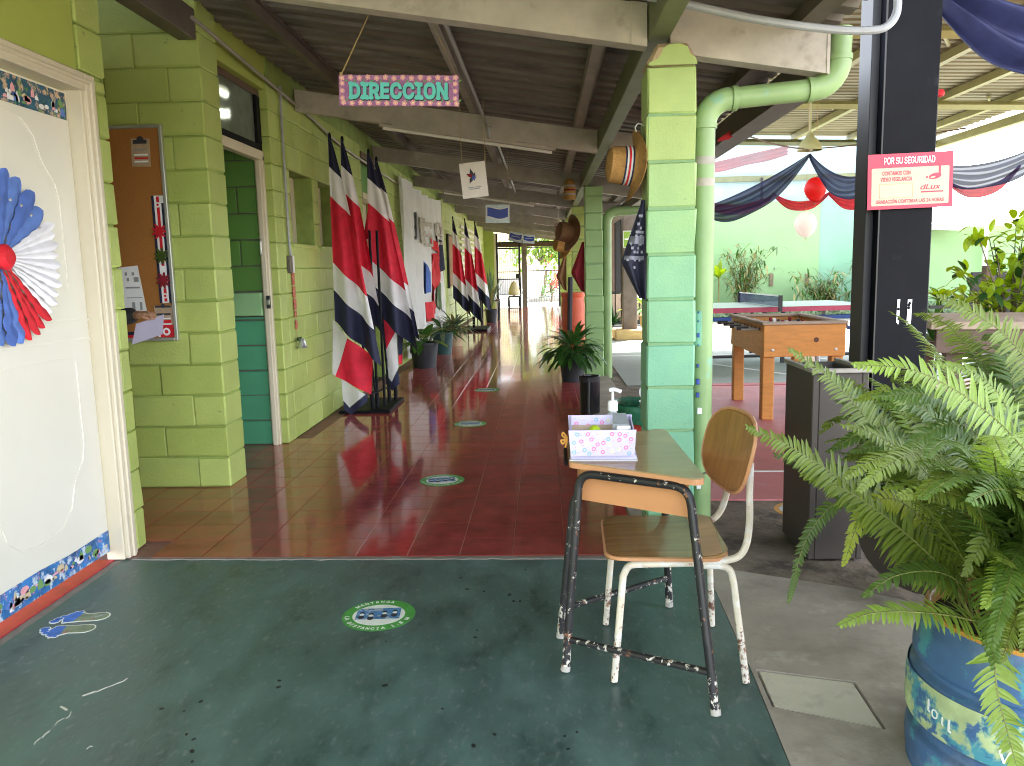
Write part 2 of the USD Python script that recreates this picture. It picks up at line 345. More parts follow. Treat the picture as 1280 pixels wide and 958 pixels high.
pm('clay', (.42, .30, .18), .7, .15, 8)
pm('pot_black', (.014, .014, .018), .5, .3, 10)
pm('pot_green', (.012, .05, .05), .45, .3, 10)
pm('skin', (.42, .22, .14), .5, .1, 20)
pm('cardigan', (.014, .014, .017), .9, .3, 40, .3, 200, .002)
pm('trousers', (.03, .035, .06), .9, .3, 40)
pm('hair', (.02, .013, .01), .6)
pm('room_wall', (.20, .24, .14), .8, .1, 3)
pm('shutter_brown', (.10, .055, .03), .6, .2, 10)
pm('board_tan', (.46, .27, .13), .8, .15, 10)
pm('louvre', (.62, .60, .52), .5, .1, 10)
pm('gate_black', (.016, .015, .015), .5, .2, 10)
pm('house_cream', (.62, .50, .32), .8, .1, 1.0)
pm('house_base', (.30, .28, .26), .8, .1, 2)
pm('house_roof', (.36, .12, .08), .7, .2, 2)
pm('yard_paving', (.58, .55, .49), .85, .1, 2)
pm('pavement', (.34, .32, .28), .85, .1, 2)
pm('red_leaf', (.50, .05, .05), .5, .25, 6, transl=.3)
pm('tree_leaf', (.16, .26, .03), .45, .35, 5, transl=.35)
pm('hammock', (.72, .70, .72), .8, .06, 10)
pm('ribbon_rust', (.42, .07, .05), .6, .4, 40, chip=((.55, .40, .20), 60, .55, .62))
pm('silver', (.75, .75, .78), .2, .1, 30, metal=.9)
pm('green_sign', (.26, .42, .05), .5, .1, 20)
pm('grey_conduit', (.33, .34, .36), .4, .08, 10)
pm('tube_light', (.78, .76, .70), .35, .03, 6)
pm('mortar_dark', (.12, .11, .095), .9, .3, 20)
pm('wood_toy', (.42, .30, .2), .7, .2, 40)
MAT['pane'] = usdkit.material(stage, '/World/Looks/pane', {
    'n': ('noise_texture', {'scale': 9.0, 'detail': 4.0}), 'r': ('rgb_ramp', {'ramp': [(.3, (.20, .23, .19)), (.7, (.36, .40, .35))]}), 'g': ('geometry', {}),
    'd': ('principled_bsdf', {'roughness': .18, 'specular_ior_level': .6}), 't': ('refraction_bsdf', {'color': (.85, .9, .82), 'roughness': .22, 'IOR': 1.02}), 'm': ('mix_closure', {'fac': .6})},
    [('g.position', 'n.vector'), ('n.fac', 'r.fac'), ('r.color', 'd.base_color'), ('d.BSDF', 'm.closure1'), ('t.BSDF', 'm.closure2')], surface='m.closure')
MAT['dark_pane'] = usdkit.material(stage, '/World/Looks/dark_pane', {
    'f': ('fresnel', {'IOR': 1.5}), 't': ('transparent_bsdf', {'color': (.55, .6, .55)}), 'g': ('glossy_bsdf', {'roughness': .03}), 'm': ('mix_closure', {})},
    [('f.fac', 'm.fac'), ('t.BSDF', 'm.closure1'), ('g.BSDF', 'm.closure2')], surface='m.closure')
GREENS = ['green_paint', 'green_paint', 'green_paint_pale', 'green_paint_deep']
TILES = ['tile_red', 'tile_red', 'tile_red_deep', 'tile_red_warm']

# ================================================================== THE SETTING
def sheet(poly, z, t=.05):
    v, f = extrude(poly, t); v[:, 2] += z-t; return v, f
P2 = lambda *p: sg.Polygon(p)
obj('ground', sheet(rect(-120, 120, -60, 160), -.16), 'earth', kind='structure', label='packed earth around the school', cat='ground')
green_poly = P2((-2.06, -4), (.60, -4), (.645, 2.0), (.672, 2.5), (.70, 3.3), (.72, 3.60), (-2.02, 3.665), (-2.06, 3.665))
obj('green_floor', sheet(green_poly, -.006, .1), 'green_floor', kind='structure', label='worn dark green painted concrete floor', cat='floor')
obj('grey_floor_strip', sheet(P2((-2.10, -4), (-2.06, -4), (-2.06, 3.66), (-2.10, 3.66)), -.005, .1), 'grey_edge', kind='structure', label='bare grey strip beside the red doorstep', cat='floor')
obj('red_doorstep', sheet(P2((-2.20, -4), (-2.10, -4), (-2.10, 3.64), (-2.20, 3.64)), 0, .1), 'red_step', kind='structure', label='red painted strip under the white door', cat='doorstep')
obj('threshold', sheet(sg.Polygon([(x, 3.648-.0182*(x+2.02)+RNG.normal(0, .004)) for x in np.linspace(-2.02, .45, 70)]+[(x, 3.678-.0182*(x+2.02)+RNG.normal(0, .005)) for x in np.linspace(.45, -2.02, 70)]).buffer(0), -.001, .05), 'grey_edge', kind='structure', label='rough grey lip between green floor and tiles', cat='floor')
# cracks and spots worn into the paint
cr = MB()
def crack(pts, w):
    for (u0, v0), (u1, v1) in zip(pts[:-1], pts[1:]):
        a, b = at(u0, v0, z=0)[:2], at(u1, v1, z=0)[:2]
        n = max(2, int(np.linalg.norm(b-a)/.03))
        for i in range(n):
            if random.random() < .38: continue
            p = a+(b-a)*(i/n)+RNG.normal(0, .004, 2); q = a+(b-a)*((i+1)/n)+RNG.normal(0, .004, 2)
            l = sg.LineString([p, (p+q)/2+RNG.normal(0, .005, 2), q]).buffer(w*random.uniform(.2, 1.0), cap_style=1, quad_segs=2)
            cr.add(*extrude(l, .0012, z0=-.006))
crack([(22, 945), (60, 912), (90, 888), (78, 882), (105, 868), (160, 847)], .004); crack([(178, 832), (196, 822)], .005); crack([(100, 938), (113, 932)], .003)
for u, v in ((703, 835),): crack([(u, v), (u+6, v-3)], .004)
obj('floor_cracks', cr, 'crack_white', kind='stuff', label='pale cracks where the green floor paint has chipped away', cat='cracks')
sp = MB()
for u, v in [(202, 884), (230, 887), (251, 875), (233, 916), (242, 922), (240, 937), (240, 950), (349, 849), (348, 857), (481, 855), (618, 916), (706, 918), (721, 913), (592, 930), (637, 742), (642, 750), (650, 750), (584, 735), (605, 738), (596, 786), (594, 795), (576, 721), (657, 711), (482, 800), (710, 934), (553, 884)]:
    p = at(u, v, z=0); r = random.uniform(.003, .0075)
    sp.add(*extrude(affinity.translate(affinity.rotate(affinity.scale(sg.Point(0, 0).buffer(r, quad_segs=3), 1.5, 1), random.uniform(0, 180)), p[0], p[1]), .001, z0=-.006))
obj('floor_spots', sp, 'dark_spot', kind='stuff', label='small dark spots on the green floor', cat='spots')
# corridor tiles
tf = thing('tile_floor', 'glossy dark red square tile floor of the corridor', 'floor', kind='structure')
obj('grout', sheet(so.unary_union([P2((-2.05, 3.67), (.44, 3.62), (.44, 28.6), (-2.07, 28.6), (-2.07, 6.2), (-2.45, 6.2), (-2.45, 6.2), (-4.2, 6.2), (-4.2, 3.87), (-2.05, 3.87))]), -.003, .1), 'grout', tf)
T = .252
far = MB()
for j in range(0, 100):
    y0 = 3.66+j*T
    if y0 > 28.4: break
    for i in range(-16, 2):
        x0 = .08+i*T; x1 = x0+T
        if x0 < -2.08 and not (3.85 < y0 < 6.2): continue
        xa = max(x0, -2.07) if not (3.85 < y0 < 6.2) else x0
        xb = min(x1, .44)
        if xb-xa < .03 or (x0 < -2.6 and y0 > 5): continue
        if xb < -3.2: continue
        tl = RNG.normal(0, .0011, 2); g = .0012
        vs, f = cbox(xa+g, xb-g, y0+g, y0+T-g, -.03, 0, .0012)
        vs = vs.copy(); top = vs[:, 2] > -.01; vs[top, 2] += (vs[top, 0]-(xa+xb)/2)*tl[0]+(vs[top, 1]-y0-T/2)*tl[1]
        if j == 0: vs[:, 1] = np.maximum(vs[:, 1], 3.672-.018*(vs[:, 0]+2.0))
        if y0 < 7.3: obj('tile', (vs, f), random.choice(TILES), tf)
        else: far.add(vs, f)
obj('far_tiles', far, 'tile_red', tf, kind='stuff')
obj('corridor_kerb', MB().box(.442, .80, 3.62, 29, -.2, .004, .01), 'concrete', kind='structure', label='grey concrete edge of the tiled corridor beside the columns', cat='kerb')
# right hand grounds
conc = P2((.649, 2.0), (.60, -4), (9, -4), (9, 1.5), (3.0, 2.42), (1.62, 2.98), (1.26, 3.26), (.76, 3.50), (.724, 3.58), (.703, 3.3), (.676, 2.5))
cov = [at(u, v, z=0)[:2] for u, v in ((925, 835), (1067, 850), (1105, 907), (955, 880))]
cov[3][0] = .69; cov[0][0] = .70
covp = sg.Polygon(cov)
obj('concrete_apron', sheet(conc.difference(covp.buffer(.006)), -.008, .1), 'concrete', kind='structure', label='stained grey concrete apron beside the green floor', cat='pavement')
obj('drain_pit', sheet(covp.buffer(.05), -.03, .02), 'mortar_dark', kind='structure', label='dark joint around the sunken drain slab', cat='pit')
cs = A(extrude(covp.buffer(-.004), .016)[0]); cf_ = extrude(covp.buffer(-.004), .016)[1]
cs[:, 2] += -.026; obj('drain_cover', (cs, cf_), 'concrete_pale', label='pale concrete drain slab set askew beside the green floor', cat='drain cover')
obj('dirt_ground', sheet(P2((.802, 3.3), (.802, 30), (1.9, 30), (1.9, 5.0), (6, 5.0), (9, 3), (9, 1.6), (3.0, 2.30), (1.6, 2.9)), -.03, .1), 'dirt', kind='structure', label='dark rough ground between apron and pink floor', cat='ground')
obj('pink_floor', sheet(P2((.93, 4.62), (5.2, 4.45), (5.2, 9.05), (1.86, 9.1), (1.3, 6.4)), -.02, .09), 'pink_floor', kind='structure', label='faded pink painted concrete floor of the patio', cat='floor')
obj('pink_floor_joint', sheet(P2((1.05, 5.24), (5.2, 5.1), (5.2, 5.13), (1.06, 5.27)), -.016, .01), 'court_line', kind='structure', label='pale joint across the pink floor', cat='floor')
obj('red_floor_edge', sheet(P2((1.86, 9.1), (5.2, 9.05), (5.2, 9.2), (1.86, 9.27)), -.014, .09), 'red_step', kind='structure', label='red painted edge of the pink floor', cat='floor')
obj('court_floor', sheet(P2((.95, 9.27), (12, 9.2), (12, 15.2), (.95, 15.2)), -.022, .09), 'court_floor', kind='structure', label='pale grey green painted court', cat='floor')
ln = MB()
for a, b in (((1.9, 11.9), (3.4, 9.3)), ((3.3, 12.6), (5.4, 9.3)), ((1.0, 12.4), (9, 11.7))):
    ln.add(*extrude(sg.LineString([a, b]).buffer(.03, cap_style=2), .003, z0=-.022))
obj('court_lines', ln, 'court_line', kind='structure', label='white painted lines on the court', cat='lines')
obj('sunlit_path', sheet(P2((.95, 15.2), (14, 15.2), (14, 20.9), (.95, 20.9)), -.026, .09), 'pavement', kind='structure', label='bright concrete path in front of the back wall', cat='path')
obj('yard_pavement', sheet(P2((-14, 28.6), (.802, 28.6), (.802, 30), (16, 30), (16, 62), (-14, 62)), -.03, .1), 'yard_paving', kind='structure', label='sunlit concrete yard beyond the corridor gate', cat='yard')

# ================================================================== BLOCK WALLS
def slab_wall(axis, plane, t, poly, sgn=1):
    """Wall core: poly in (a, z); the visible face lies at plane on the side sgn, thickness t behind it."""
    v, f = extrude(poly, t)
    if axis == 'x': o = np.stack([np.full(len(v), plane)-sgn*v[:, 2], v[:, 0], v[:, 1]], 1)
    else: o = np.stack([v[:, 0], np.full(len(v), plane)-sgn*v[:, 2], v[:, 1]], 1)
    return o, f
def blocks(parent, axis, plane, sgn, a0, a1, z0, z1, holes=(), L=.4, Hc=.2, off=0.0, mats=GREENS, depth=.05, g=.004, stuff=None, first=0, proud=.003):
    """Courses of single blocks, faces a little proud of one another, joints open to the recessed core."""
    k = 0; zz = z0
    bag = MB() if stuff else None
    while zz < z1-.02:
        zt = min(zz+Hc, z1); sh = (off+(L/2 if (k+first) % 2 else 0)) % L
        e = [a0]; a = a0+sh if sh > .06 else a0+L
        while a < a1-.06: e.append(a); a += L
        e.append(a1)
        for p, q in zip(e[:-1], e[1:]):
            segs = [(p, q)]
            for h0, h1, hz0, hz1 in holes:
                if min(zt, hz1)-max(zz, hz0) > .5*(zt-zz):
                    ns = []
                    for s0, s1 in segs:
                        if h1 <= s0 or h0 >= s1: ns.append((s0, s1)); continue
                        if h0 > s0: ns.append((s0, h0))
                        if h1 < s1: ns.append((h1, s1))
                    segs = ns
            for s0, s1 in segs:
                if s1-s0 < .03: continue
                pr = random.uniform(0, proud); lo, hi = sorted((plane-sgn*depth, plane+sgn*pr))
                c = .006
                v, f = cbox(lo, hi, s0+g, s1-g, zz+g, zt-g, c) if axis == 'x' else cbox(s0+g, s1-g, lo, hi, zz+g, zt-g, c)
                v = v+RNG.normal(0, .0017, v.shape)
                if stuff: bag.add(v, f)
                else: obj('block', (v, f), random.choice(mats), parent)
        zz = zt; k += 1
    if stuff: obj(stuff, bag, mats[0], parent, kind='stuff')

# near wall with the white door
nw = thing('near_wall', 'yellow green plastered wall around the white door at left', 'wall')
obj('wall_core', slab_wall('x', -2.062, .10, so.unary_union([rect(-1.5, 3.84, 0, 3.0)]).difference(rect(2.63, 3.70, -.1, 2.235))), 'green_joint', nw)
obj('plaster', slab_wall('x', -2.052, .02, rect(-1.5, 3.63, 2.262, 3.0).union(rect(-1.5, 2.56, 0, 2.262))), 'green_plaster', nw)
blocks(nw, 'x', -2.05, 1, 3.645 if False else 3.765, 3.86, 0, 2.262, L=2, depth=.115)
blocks(nw, 'x', -2.05, 1, 3.645, 3.86, 2.275, 3.0, L=2, depth=.115)
dr = thing('white_door', 'white panelled door decorated with a paper fan and picture borders', 'door')
for x0, x1, yy0, yy1, z0, z1 in ((-2.075, -2.030, 3.655, 3.735, 0, 2.262), (-2.075, -2.030, 2.56, 2.64, 0, 2.262), (-2.075, -2.030, 2.64, 3.655, 2.185, 2.262)):
    obj('frame', MB().box(x0, x1, yy0, yy1, z0, z1, .006).box(x0-.06, x1-.017, yy0-.018 if yy0 > 3 else yy0, yy1+.018 if yy1 < 3 else yy1, z0, z1-.01 if z0 == 0 else z1, .004).box(x0, x1+.009, yy0+.03, yy1-.028, z0+(.03 if z0 else 0), z1-.028, .004) if z0 == 0 else MB().box(x0-.085, x1, yy0, yy1, z0, z1, .006).box(x0, x1+.009, yy0-.03, yy1+.03, z0+.03, z1-.028, .004), 'cream_paint', dr)
obj('leaf', MB().box(-2.15, -2.108, 2.66, 3.625, .05, 2.175, .003), 'door_white', dr)
def door_line(pts, w=.007): # raised moulding with a soft groove beside it
    l = sg.LineString(pts)
    return slab_wall('x', -2.104, .006, l.buffer(w, join_style=1, quad_segs=3))
arch = lambda y0, y1, z0, z1: [(y1, z0), (y1, z1-.34), (y1-.02, z1-.27), (y1-.10, z1-.18), (y1-.14, z1-.08), (y1-.22, z1-.015), (y1-.32, z1), (y0+.32, z1), (y0+.22, z1-.015), (y0+.14, z1-.08), (y0+.10, z1-.18), (y0+.02, z1-.27), (y0, z1-.34), (y0, z0), (y1, z0)]
for pts in (arch(2.79, 3.50, 1.30, 2.03), [(2.66, 1.165), (3.625, 1.165)], [(2.66, 1.075), (3.625, 1.075)]):
    obj('moulding', door_line(pts), 'door_white', dr)
low = [(a, 1.0-(b-1.30)*1.02) for a, b in arch(2.79, 3.50, 1.30, 2.03)]
obj('moulding', door_line(low), 'door_white', dr)
obj('picture_border', slab_wall('x', -2.105, .002, rect(2.67, 3.612, 2.05, 2.165)), 'border_scene', dr, label='dark blue picture strip along the top of the door')
obj('picture_border', slab_wall('x', -2.105, .002, P2((2.67, .052), (3.62, .052), (3.62, .155), (3.3, .148), (3.1, .158), (2.67, .152))), 'border_blue', dr, label='bright blue picture strip along the bottom of the door')
scb = {'white_paper': MB(), 'crepe_blue': MB(), 'flower_pink': MB(), 'flower_green': MB(), 'house_cream': MB()}
for top in (0, 1):
    for i in range(46):
        yy = 2.69+.92*random.random(); m = random.choice(list(scb)) ; zz = (.062+.04*random.random()) if not top else (2.06+.045*random.random())
        w, h = random.uniform(.008, .022), random.uniform(.012, .045)
        s = P2((yy-w, zz), (yy+w, zz), (yy+w*.8, zz+h*.6), (yy, zz+h), (yy-w*.8, zz+h*.6)) if random.random() < .6 else affinity.scale(sg.Point(yy, zz+h/2).buffer(h/2, quad_segs=3), 1.3, .8)
        scb[m].add(*slab_wall('x', -2.1045, .001, s))
for m, b in scb.items(): obj('border_picture', b, m, dr, kind='stuff')
# folded paper fan on the door
fan = thing('paper_fan', 'large blue, white and red folded tissue paper fan hanging on the white door', 'paper fan')
fc = at(6, 322, x=-2.075); FCY, FCZ = fc[1], fc[2]
def fan_sector(a0, a1, n, r, mats, depth, scallop=.03, label=None, wavy=0.0):
    for i in range(n):
        t0, t1 = a0+(a1-a0)*i/n, a0+(a1-a0)*(i+1)/n; nr = 14
        rr = np.linspace(.02, 1, nr); ss = np.linspace(-1, 1, 7); P = np.zeros((nr, 7, 3))
        for k, q in enumerate(rr):
            for m_, s in enumerate(ss):
                ang = math.radians((t0+t1)/2+s*(t1-t0)/2*1.12); R_ = q*(r-scallop*1.5*(1-math.sqrt(max(0, 1-.97*s*s))))
                ang += wavy*math.sin(q*22)*.02
                P[k, m_] = (-2.098+depth*q*(1-.75*abs(s))+.008*((i % 2))+.004*math.sin(q*30+i), FCY+R_*math.cos(ang), FCZ+R_*math.sin(ang))
        obj('paper_fold', grid(P), mats[i % len(mats)], fan, smooth=True, label=label if i == 0 else None)
RF = .345
fan_sector(27, 152, 8, RF, ['crepe_blue', 'crepe_blue_deep'], .022, .04)
fan_sector(-43, 27, 10, RF*1.03, ['crepe_white', 'crepe_white_shade'], .022, .022)
fan_sector(-74, -43, 4, RF*1.02, ['crepe_red', 'crepe_red_deep'], .022, .03)
fan_sector(-152, -74, 7, RF, ['crepe_blue', 'crepe_blue_deep'], .022, .025, wavy=1.6)
fan_sector(152, 208, 6, RF, ['crepe_white', 'crepe_white_shade'], .05, .03)
obj('fan_heart', lathe([(.001, .03), (.03, .028), (.045, .012), (.045, 0)], (0, 0, 0), 16)[0]@A([[0, 0, 1], [1, 0, 0], [0, 1, 0]]).T@np.eye(3)*1.0+A([0, 0, 0]) if False else place(lathe([(.001, .035), (.03, .03), (.05, .012), (.05, 0)], n=16), frame((-2.06, FCY-.03, FCZ), (0, 1, 0), (0, 0, 1))), 'crepe_red', fan)
stud = MB()
for k in range(7):
    a = math.radians(33+17*k); stud.add(*place(lathe([(.001, .006), (.006, .004), (.007, 0)], n=8), frame((-2.045, FCY+.22*math.cos(a), FCZ+.22*math.sin(a)), (0, 1, 0), (0, 0, 1))))
obj('sequins', stud, 'silver', fan, kind='stuff')

# alcove wall (pier beside the second doorway) facing the camera
pier = thing('pier_wall', 'green block wall facing the viewer, carrying the cork board', 'wall')
obj('wall_core', MB().box(-4.2, -2.046, 4.958, 5.22, 0, 3.0), 'green_joint', pier)
for k in range(15):
    blocks(pier, 'y', 4.95, -1, -3.24, -2.44 if k % 2 else -2.24, .2*k, min(.2*k+.2, 3.0), depth=.06, off=.0 if k % 2 else .2)
# the corner blocks show both faces
zz = 0; k = 0
while zz < 2.95:
    w = .40 if k % 2 else .20
    v, f = cbox(-2.04-w-.001, -2.04+random.uniform(0, .004), 4.95-random.uniform(0, .004), 5.225, zz+.004, zz+.196, .008)
    obj('corner_block', (v+RNG.normal(0, .0012, v.shape), f), random.choice(GREENS), pier); zz += .2; k += 1
alc = thing('alcove_wall', 'green wall closing the recess behind the white door', 'wall')
obj('plaster', MB().box(-4.3, -4.2, 3.7, 6.5, 0, 3.0), 'green_plaster', alc)
obj('plaster', MB().box(-4.3, -2.17, 3.72, 3.84, 0, 3.0), 'green_plaster', alc)
# notice board
cb = thing('cork_board', 'tall cork notice board pinned with papers on the green block wall', 'notice board')
cx0, cx1, cz0, cz1 = -3.35, -2.315, .975, 2.245
obj('cork', MB().box(cx0, cx1, 4.925, 4.944, cz0, cz1), 'cork', cb)
for b in ((cx0-.02, cx0, cz0-.02, cz1+.02), (cx1, cx1+.022, cz0-.02, cz1+.02)): obj('frame', MB().box(b[0], b[1], 4.915, 4.944, b[2], b[3], .003), 'alum', cb)
for b in ((cz0-.02, cz0), (cz1, cz1+.022)): obj('frame', MB().box(cx0, cx1, 4.915, 4.944, b[0], b[1], .003), 'alum', cb)
def ycard(name, x0, x1, z0, z1, y, mat, parent, rot=0, lab=None, t=.003):
    p = affinity.rotate(rect(x0, x1, z0, z1), rot); return obj(name, slab_wall('y', y, t, p, -1), mat, parent, label=lab)
def bars(lst, y, parent, mat, name='print', rot=0, t=.0008):
    b = MB()
    for q in lst: b.add(*slab_wall('y', y, t, q if hasattr(q, 'geom_type') else rect(*q), -1))
    return obj(name, b, mat, parent)
ycard('paper_ornament', -2.49, -2.375, 2.02, 2.185, 4.922, 'wood_toy', cb, -2, 'small grey brown ornament with flag stripes near the top of the board')
bars([rect(-2.475, -2.39, 2.155, 2.178).union(sg.Point(-2.43, 2.178).buffer(.022))], 4.9215, cb, 'ink'); bars([(-2.475, -2.39, 2.115, 2.125)], 4.9212, cb, 'ink_grey')
bars([(-2.475, -2.39, 2.085, 2.095)], 4.9213, cb, 'white_paper'); bars([(-2.475, -2.39, 2.045, 2.055)], 4.9213, cb, 'white_paper'); bars([(-2.475, -2.39, 2.065, 2.075)], 4.9213, cb, 'crepe_red')
ycard('paper_ornament', -2.43, -2.318, 1.03, 1.175, 4.922, 'wood_toy', cb, 2, 'small grey brown ornament with flag stripes low on the board')
bars([rect(-2.425, -2.325, 1.162, 1.175).union(sg.Point(-2.375, 1.173).buffer(.014))], 4.9215, cb, 'ink'); bars([(-2.42, -2.33, 1.115, 1.127)], 4.9214, cb, 'ink')
bars([(-2.42, -2.33, 1.09, 1.098)], 4.9213, cb, 'white_paper'); bars([(-2.42, -2.33, 1.055, 1.063)], 4.9213, cb, 'white_paper'); bars([(-2.42, -2.33, 1.066, 1.084)], 4.9213, cb, 'crepe_red')
obj('notice', slab_wall('y', 4.922, .003, P2((-2.64, 1.415), (-2.515, 1.425), (-2.475, 1.10), (-2.64, 1.10)), -1), 'white_paper', cb)
nb = [(-2.60+.045*i, -2.585+.045*i, 1.365, 1.385) for i in range(2)]+[(-2.59, -2.575, 1.33, 1.35), (-2.545, -2.515, 1.325, 1.355)]+[(-2.60, -2.51, 1.285, 1.295), (-2.60, -2.50, 1.225, 1.23), (-2.57, -2.55, 1.14, 1.20), (-2.52, -2.505, 1.15, 1.20), (-2.54, -2.50, 1.125, 1.14)]
for q_ in nb: bars([q_], 4.9213, cb, 'ink_grey')
# decorated side strip in the flag colours
gx0, gx1 = -2.392, -2.318
obj('garland', slab_wall('y', 4.923, .003, rect(gx0, gx1, 1.19, 1.845), -1), 'white_paper', cb, label='vertical strip in the flag colours at the right of the board')
bars([(gx0, gx0+.016, 1.19, 1.845), (gx1-.014, gx1, 1.19, 1.80)], 4.9222, cb, 'navy_cloth'); bars([(gx0+.03, gx1-.026, 1.66, 1.84), (gx0+.03, gx1-.026, 1.42, 1.60), (gx0+.03, gx1-.026, 1.20, 1.28)], 4.9222, cb, 'crepe_red')
for q_ in (1.79, 1.235): bars([sg.Point(gx0+.037, q_).buffer(.016).difference(sg.Point(gx0+.037, q_).buffer(.008))], 4.9215, cb, 'white_paper')
for zc, m in ((1.63, 'crepe_red_deep'), (1.33, 'maroon_cloth'), (1.48, 'frond_dark')):
    b = MB()
    for i in range(9):
        a = i*.7; q = affinity.translate(affinity.rotate(affinity.scale(sg.Point(0, 0).buffer(1, quad_segs=3), .032, .009), math.degrees(a), origin=(0, 0)), -2.355+.018*math.cos(a), zc+.022*math.sin(a))
        v, f = slab_wall('y', 4.918-.001*i, .001, q, -1); b.add(v, f)
    obj('bow', b, m, cb)
bars([(-2.62, -2.32, .995, 1.015)], 4.9222, cb, 'navy_cloth'); bars([(-2.62, -2.44, .978, .995)], 4.9222, cb, 'crepe_red')
ycard('garland', -2.418, -2.318, .978, 1.055, 4.9218, 'crepe_red', cb, 0, 'red square with white ring at the bottom corner of the board'); bars([sg.Point(-2.365, 1.012).buffer(.024).difference(sg.Point(-2.365, 1.012).buffer(.012)), rect(-2.418, -2.405, .978, 1.055)], 4.9212, cb, 'white_paper')

# doorway two: jamb, frame, transom, inner room
WX = -2.07
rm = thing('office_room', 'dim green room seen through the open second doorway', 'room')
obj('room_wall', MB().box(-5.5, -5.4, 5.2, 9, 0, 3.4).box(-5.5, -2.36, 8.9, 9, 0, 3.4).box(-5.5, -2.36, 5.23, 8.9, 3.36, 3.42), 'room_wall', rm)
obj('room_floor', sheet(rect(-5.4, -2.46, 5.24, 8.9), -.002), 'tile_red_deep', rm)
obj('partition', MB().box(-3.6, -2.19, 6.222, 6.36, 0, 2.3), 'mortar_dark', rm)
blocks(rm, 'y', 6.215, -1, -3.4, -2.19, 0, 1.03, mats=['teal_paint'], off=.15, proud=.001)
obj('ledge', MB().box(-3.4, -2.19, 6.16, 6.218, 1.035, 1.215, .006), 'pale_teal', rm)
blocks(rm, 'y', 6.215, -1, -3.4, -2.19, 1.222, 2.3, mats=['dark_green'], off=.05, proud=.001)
MAT['glow'] = usdkit.material(stage, '/World/Looks/glow', {'e': ('emission', {'color': (1, .97, .88), 'strength': 2.6})}, surface='e.emission')
for i, (u0, v0, u1, v1) in enumerate(((266, 111, 293, 123), (266, 142, 293, 143))):
    a, b = at(u0, v0, x=-3.1), at(u1, v1, x=-3.1); ol = thing('office_lamp', ['upper lit lamp tube glimpsed through the frosted transom window', 'lower, wider lit lamp tube glimpsed through the frosted transom window'][i], 'lamp')
    obj('tube', MB().tube([a, b], .018+.016*i, 10), 'glow', ol); d = A([-.06, 0, .03]); obj('housing', MB().tube([a+d, b+d], .03, 6), 'white_paint', ol)
    obj('hanger', MB().tube([(a+b)/2+d, A([*((a+b)/2+d)[:2], 3.36])], .006, 5), 'alum', ol)
df = thing('door_frame', 'cream painted frame of the second doorway with a frosted transom window', 'door frame')
obj('post', MB().box(-2.19, -2.125, 6.20, 6.245, 0, 2.245, .004).box(-2.175, -2.14, 6.175, 6.20, 0, 2.245, .003), 'cream_paint', df)
obj('header', MB().box(-2.19, -2.125, 5.225, 6.245, 2.215, 2.285, .004), 'cream_paint', df)
obj('transom_glass', MB().box(-2.162, -2.156, 5.26, 6.16, 2.335, 2.69), 'pane', df)
obj('transom_rail', MB().box(-2.185, -2.135, 5.225, 6.245, 2.287, 2.335, .004), 'black_steel', df)
obj('transom_rail', MB().box(-2.185, -2.135, 5.225, 6.245, 2.69, 2.735, .004), 'shutter_brown', df)
obj('transom_stile', MB().box(-2.187, -2.133, 6.16, 6.246, 2.335, 2.69, .004), 'black_steel', df)
obj('handle', MB().tube(smoothpath([(-2.17, 6.19, 1.50), (-2.16, 6.14, 1.51), (-2.16, 6.135, 1.56), (-2.16, 6.14, 1.61), (-2.17, 6.19, 1.62)]), .008), 'alum', df)
obj('latch', MB().box(-2.15, -2.12, 6.15, 6.172, 1.09, 1.19, .004), 'black_plastic', df)
obj('latch', MB().box(-2.148, -2.122, 6.146, 6.151, 1.12, 1.16, .001), 'silver', df)

# the long corridor wall
lw = thing('corridor_wall', 'long green block wall of the corridor with small windows and doorways', 'wall')
holes = [(6.66, 7.33, 1.6, 2.2), (7.52, 8.20, 1.6, 2.2), (9.35, 10.25, 0.0, 2.72), (16.2, 17.0, 0, 2.3)]
core = rect(6.26, 29.5, 0, 3.0)
for h in holes: core = core.difference(rect(*h))
obj('wall_core', slab_wall('x', WX-.008, .30, core), 'green_joint', lw)
blocks(lw, 'x', WX, 1, 6.43, 12.0, 0, 2.8, holes=holes, depth=.04, off=.0)
blocks(lw, 'x', WX, 1, 12.0, 29, 0, 2.8, holes=holes, depth=.04, stuff='far_blocks')
zz = 0
while zz < 2.75:      # wall end beside the doorway
    v, f = cbox(WX-.10, WX+random.uniform(0, .003), 6.25-random.uniform(0, .003), 6.426, zz+.003, min(zz+.197, 2.8), .008)
    obj('corner_block', (v, f), random.choice(GREENS), lw); zz += .2
obj('lintel', MB().box(-2.34, WX-.02, 5.22, 6.26, 2.74, 3.0), 'green_plaster', lw)
for i, (h0, h1, z0, z1) in enumerate(holes[:2]):
    wn = obj('window', MB().box(-2.30, -2.24, h0, h1, z0, z0+.07).box(-2.30, -2.24, h0, h1, z1-.07, z1).box(-2.30, -2.24, h0, h0+.07, z0+.07, z1-.07).box(-2.30, -2.24, h1-.10, h1, z0+.07, z1-.07).box(-2.295, -2.245, h1-.26, h1-.21, z0+.07, z1-.07), 'cream_paint', lw)
    obj('pane', MB().box(-2.275, -2.269, h0+.07, h1-.10, z0+.07, z1-.07), 'dark_pane', wn)
    obj('sill', MB().box(-2.24, WX+.015, h0-.02, h1+.02, z0-.03, z0+.004, .005), 'green_paint_pale', wn)
obj('lintel_board', MB().box(-2.30, WX+.02, 9.33, 10.27, 2.66, 2.725, .004), 'shutter_brown', lw)
obj('shutter', MB().box(-2.2, -2.16, 9.75, 10.25, 2.29, 2.65, .004), 'dark_green', lw)
obj('lintel_board', MB().box(-2.28, WX+.012, 9.35, 10.25, 2.20, 2.27, .004), 'cream_paint', lw)
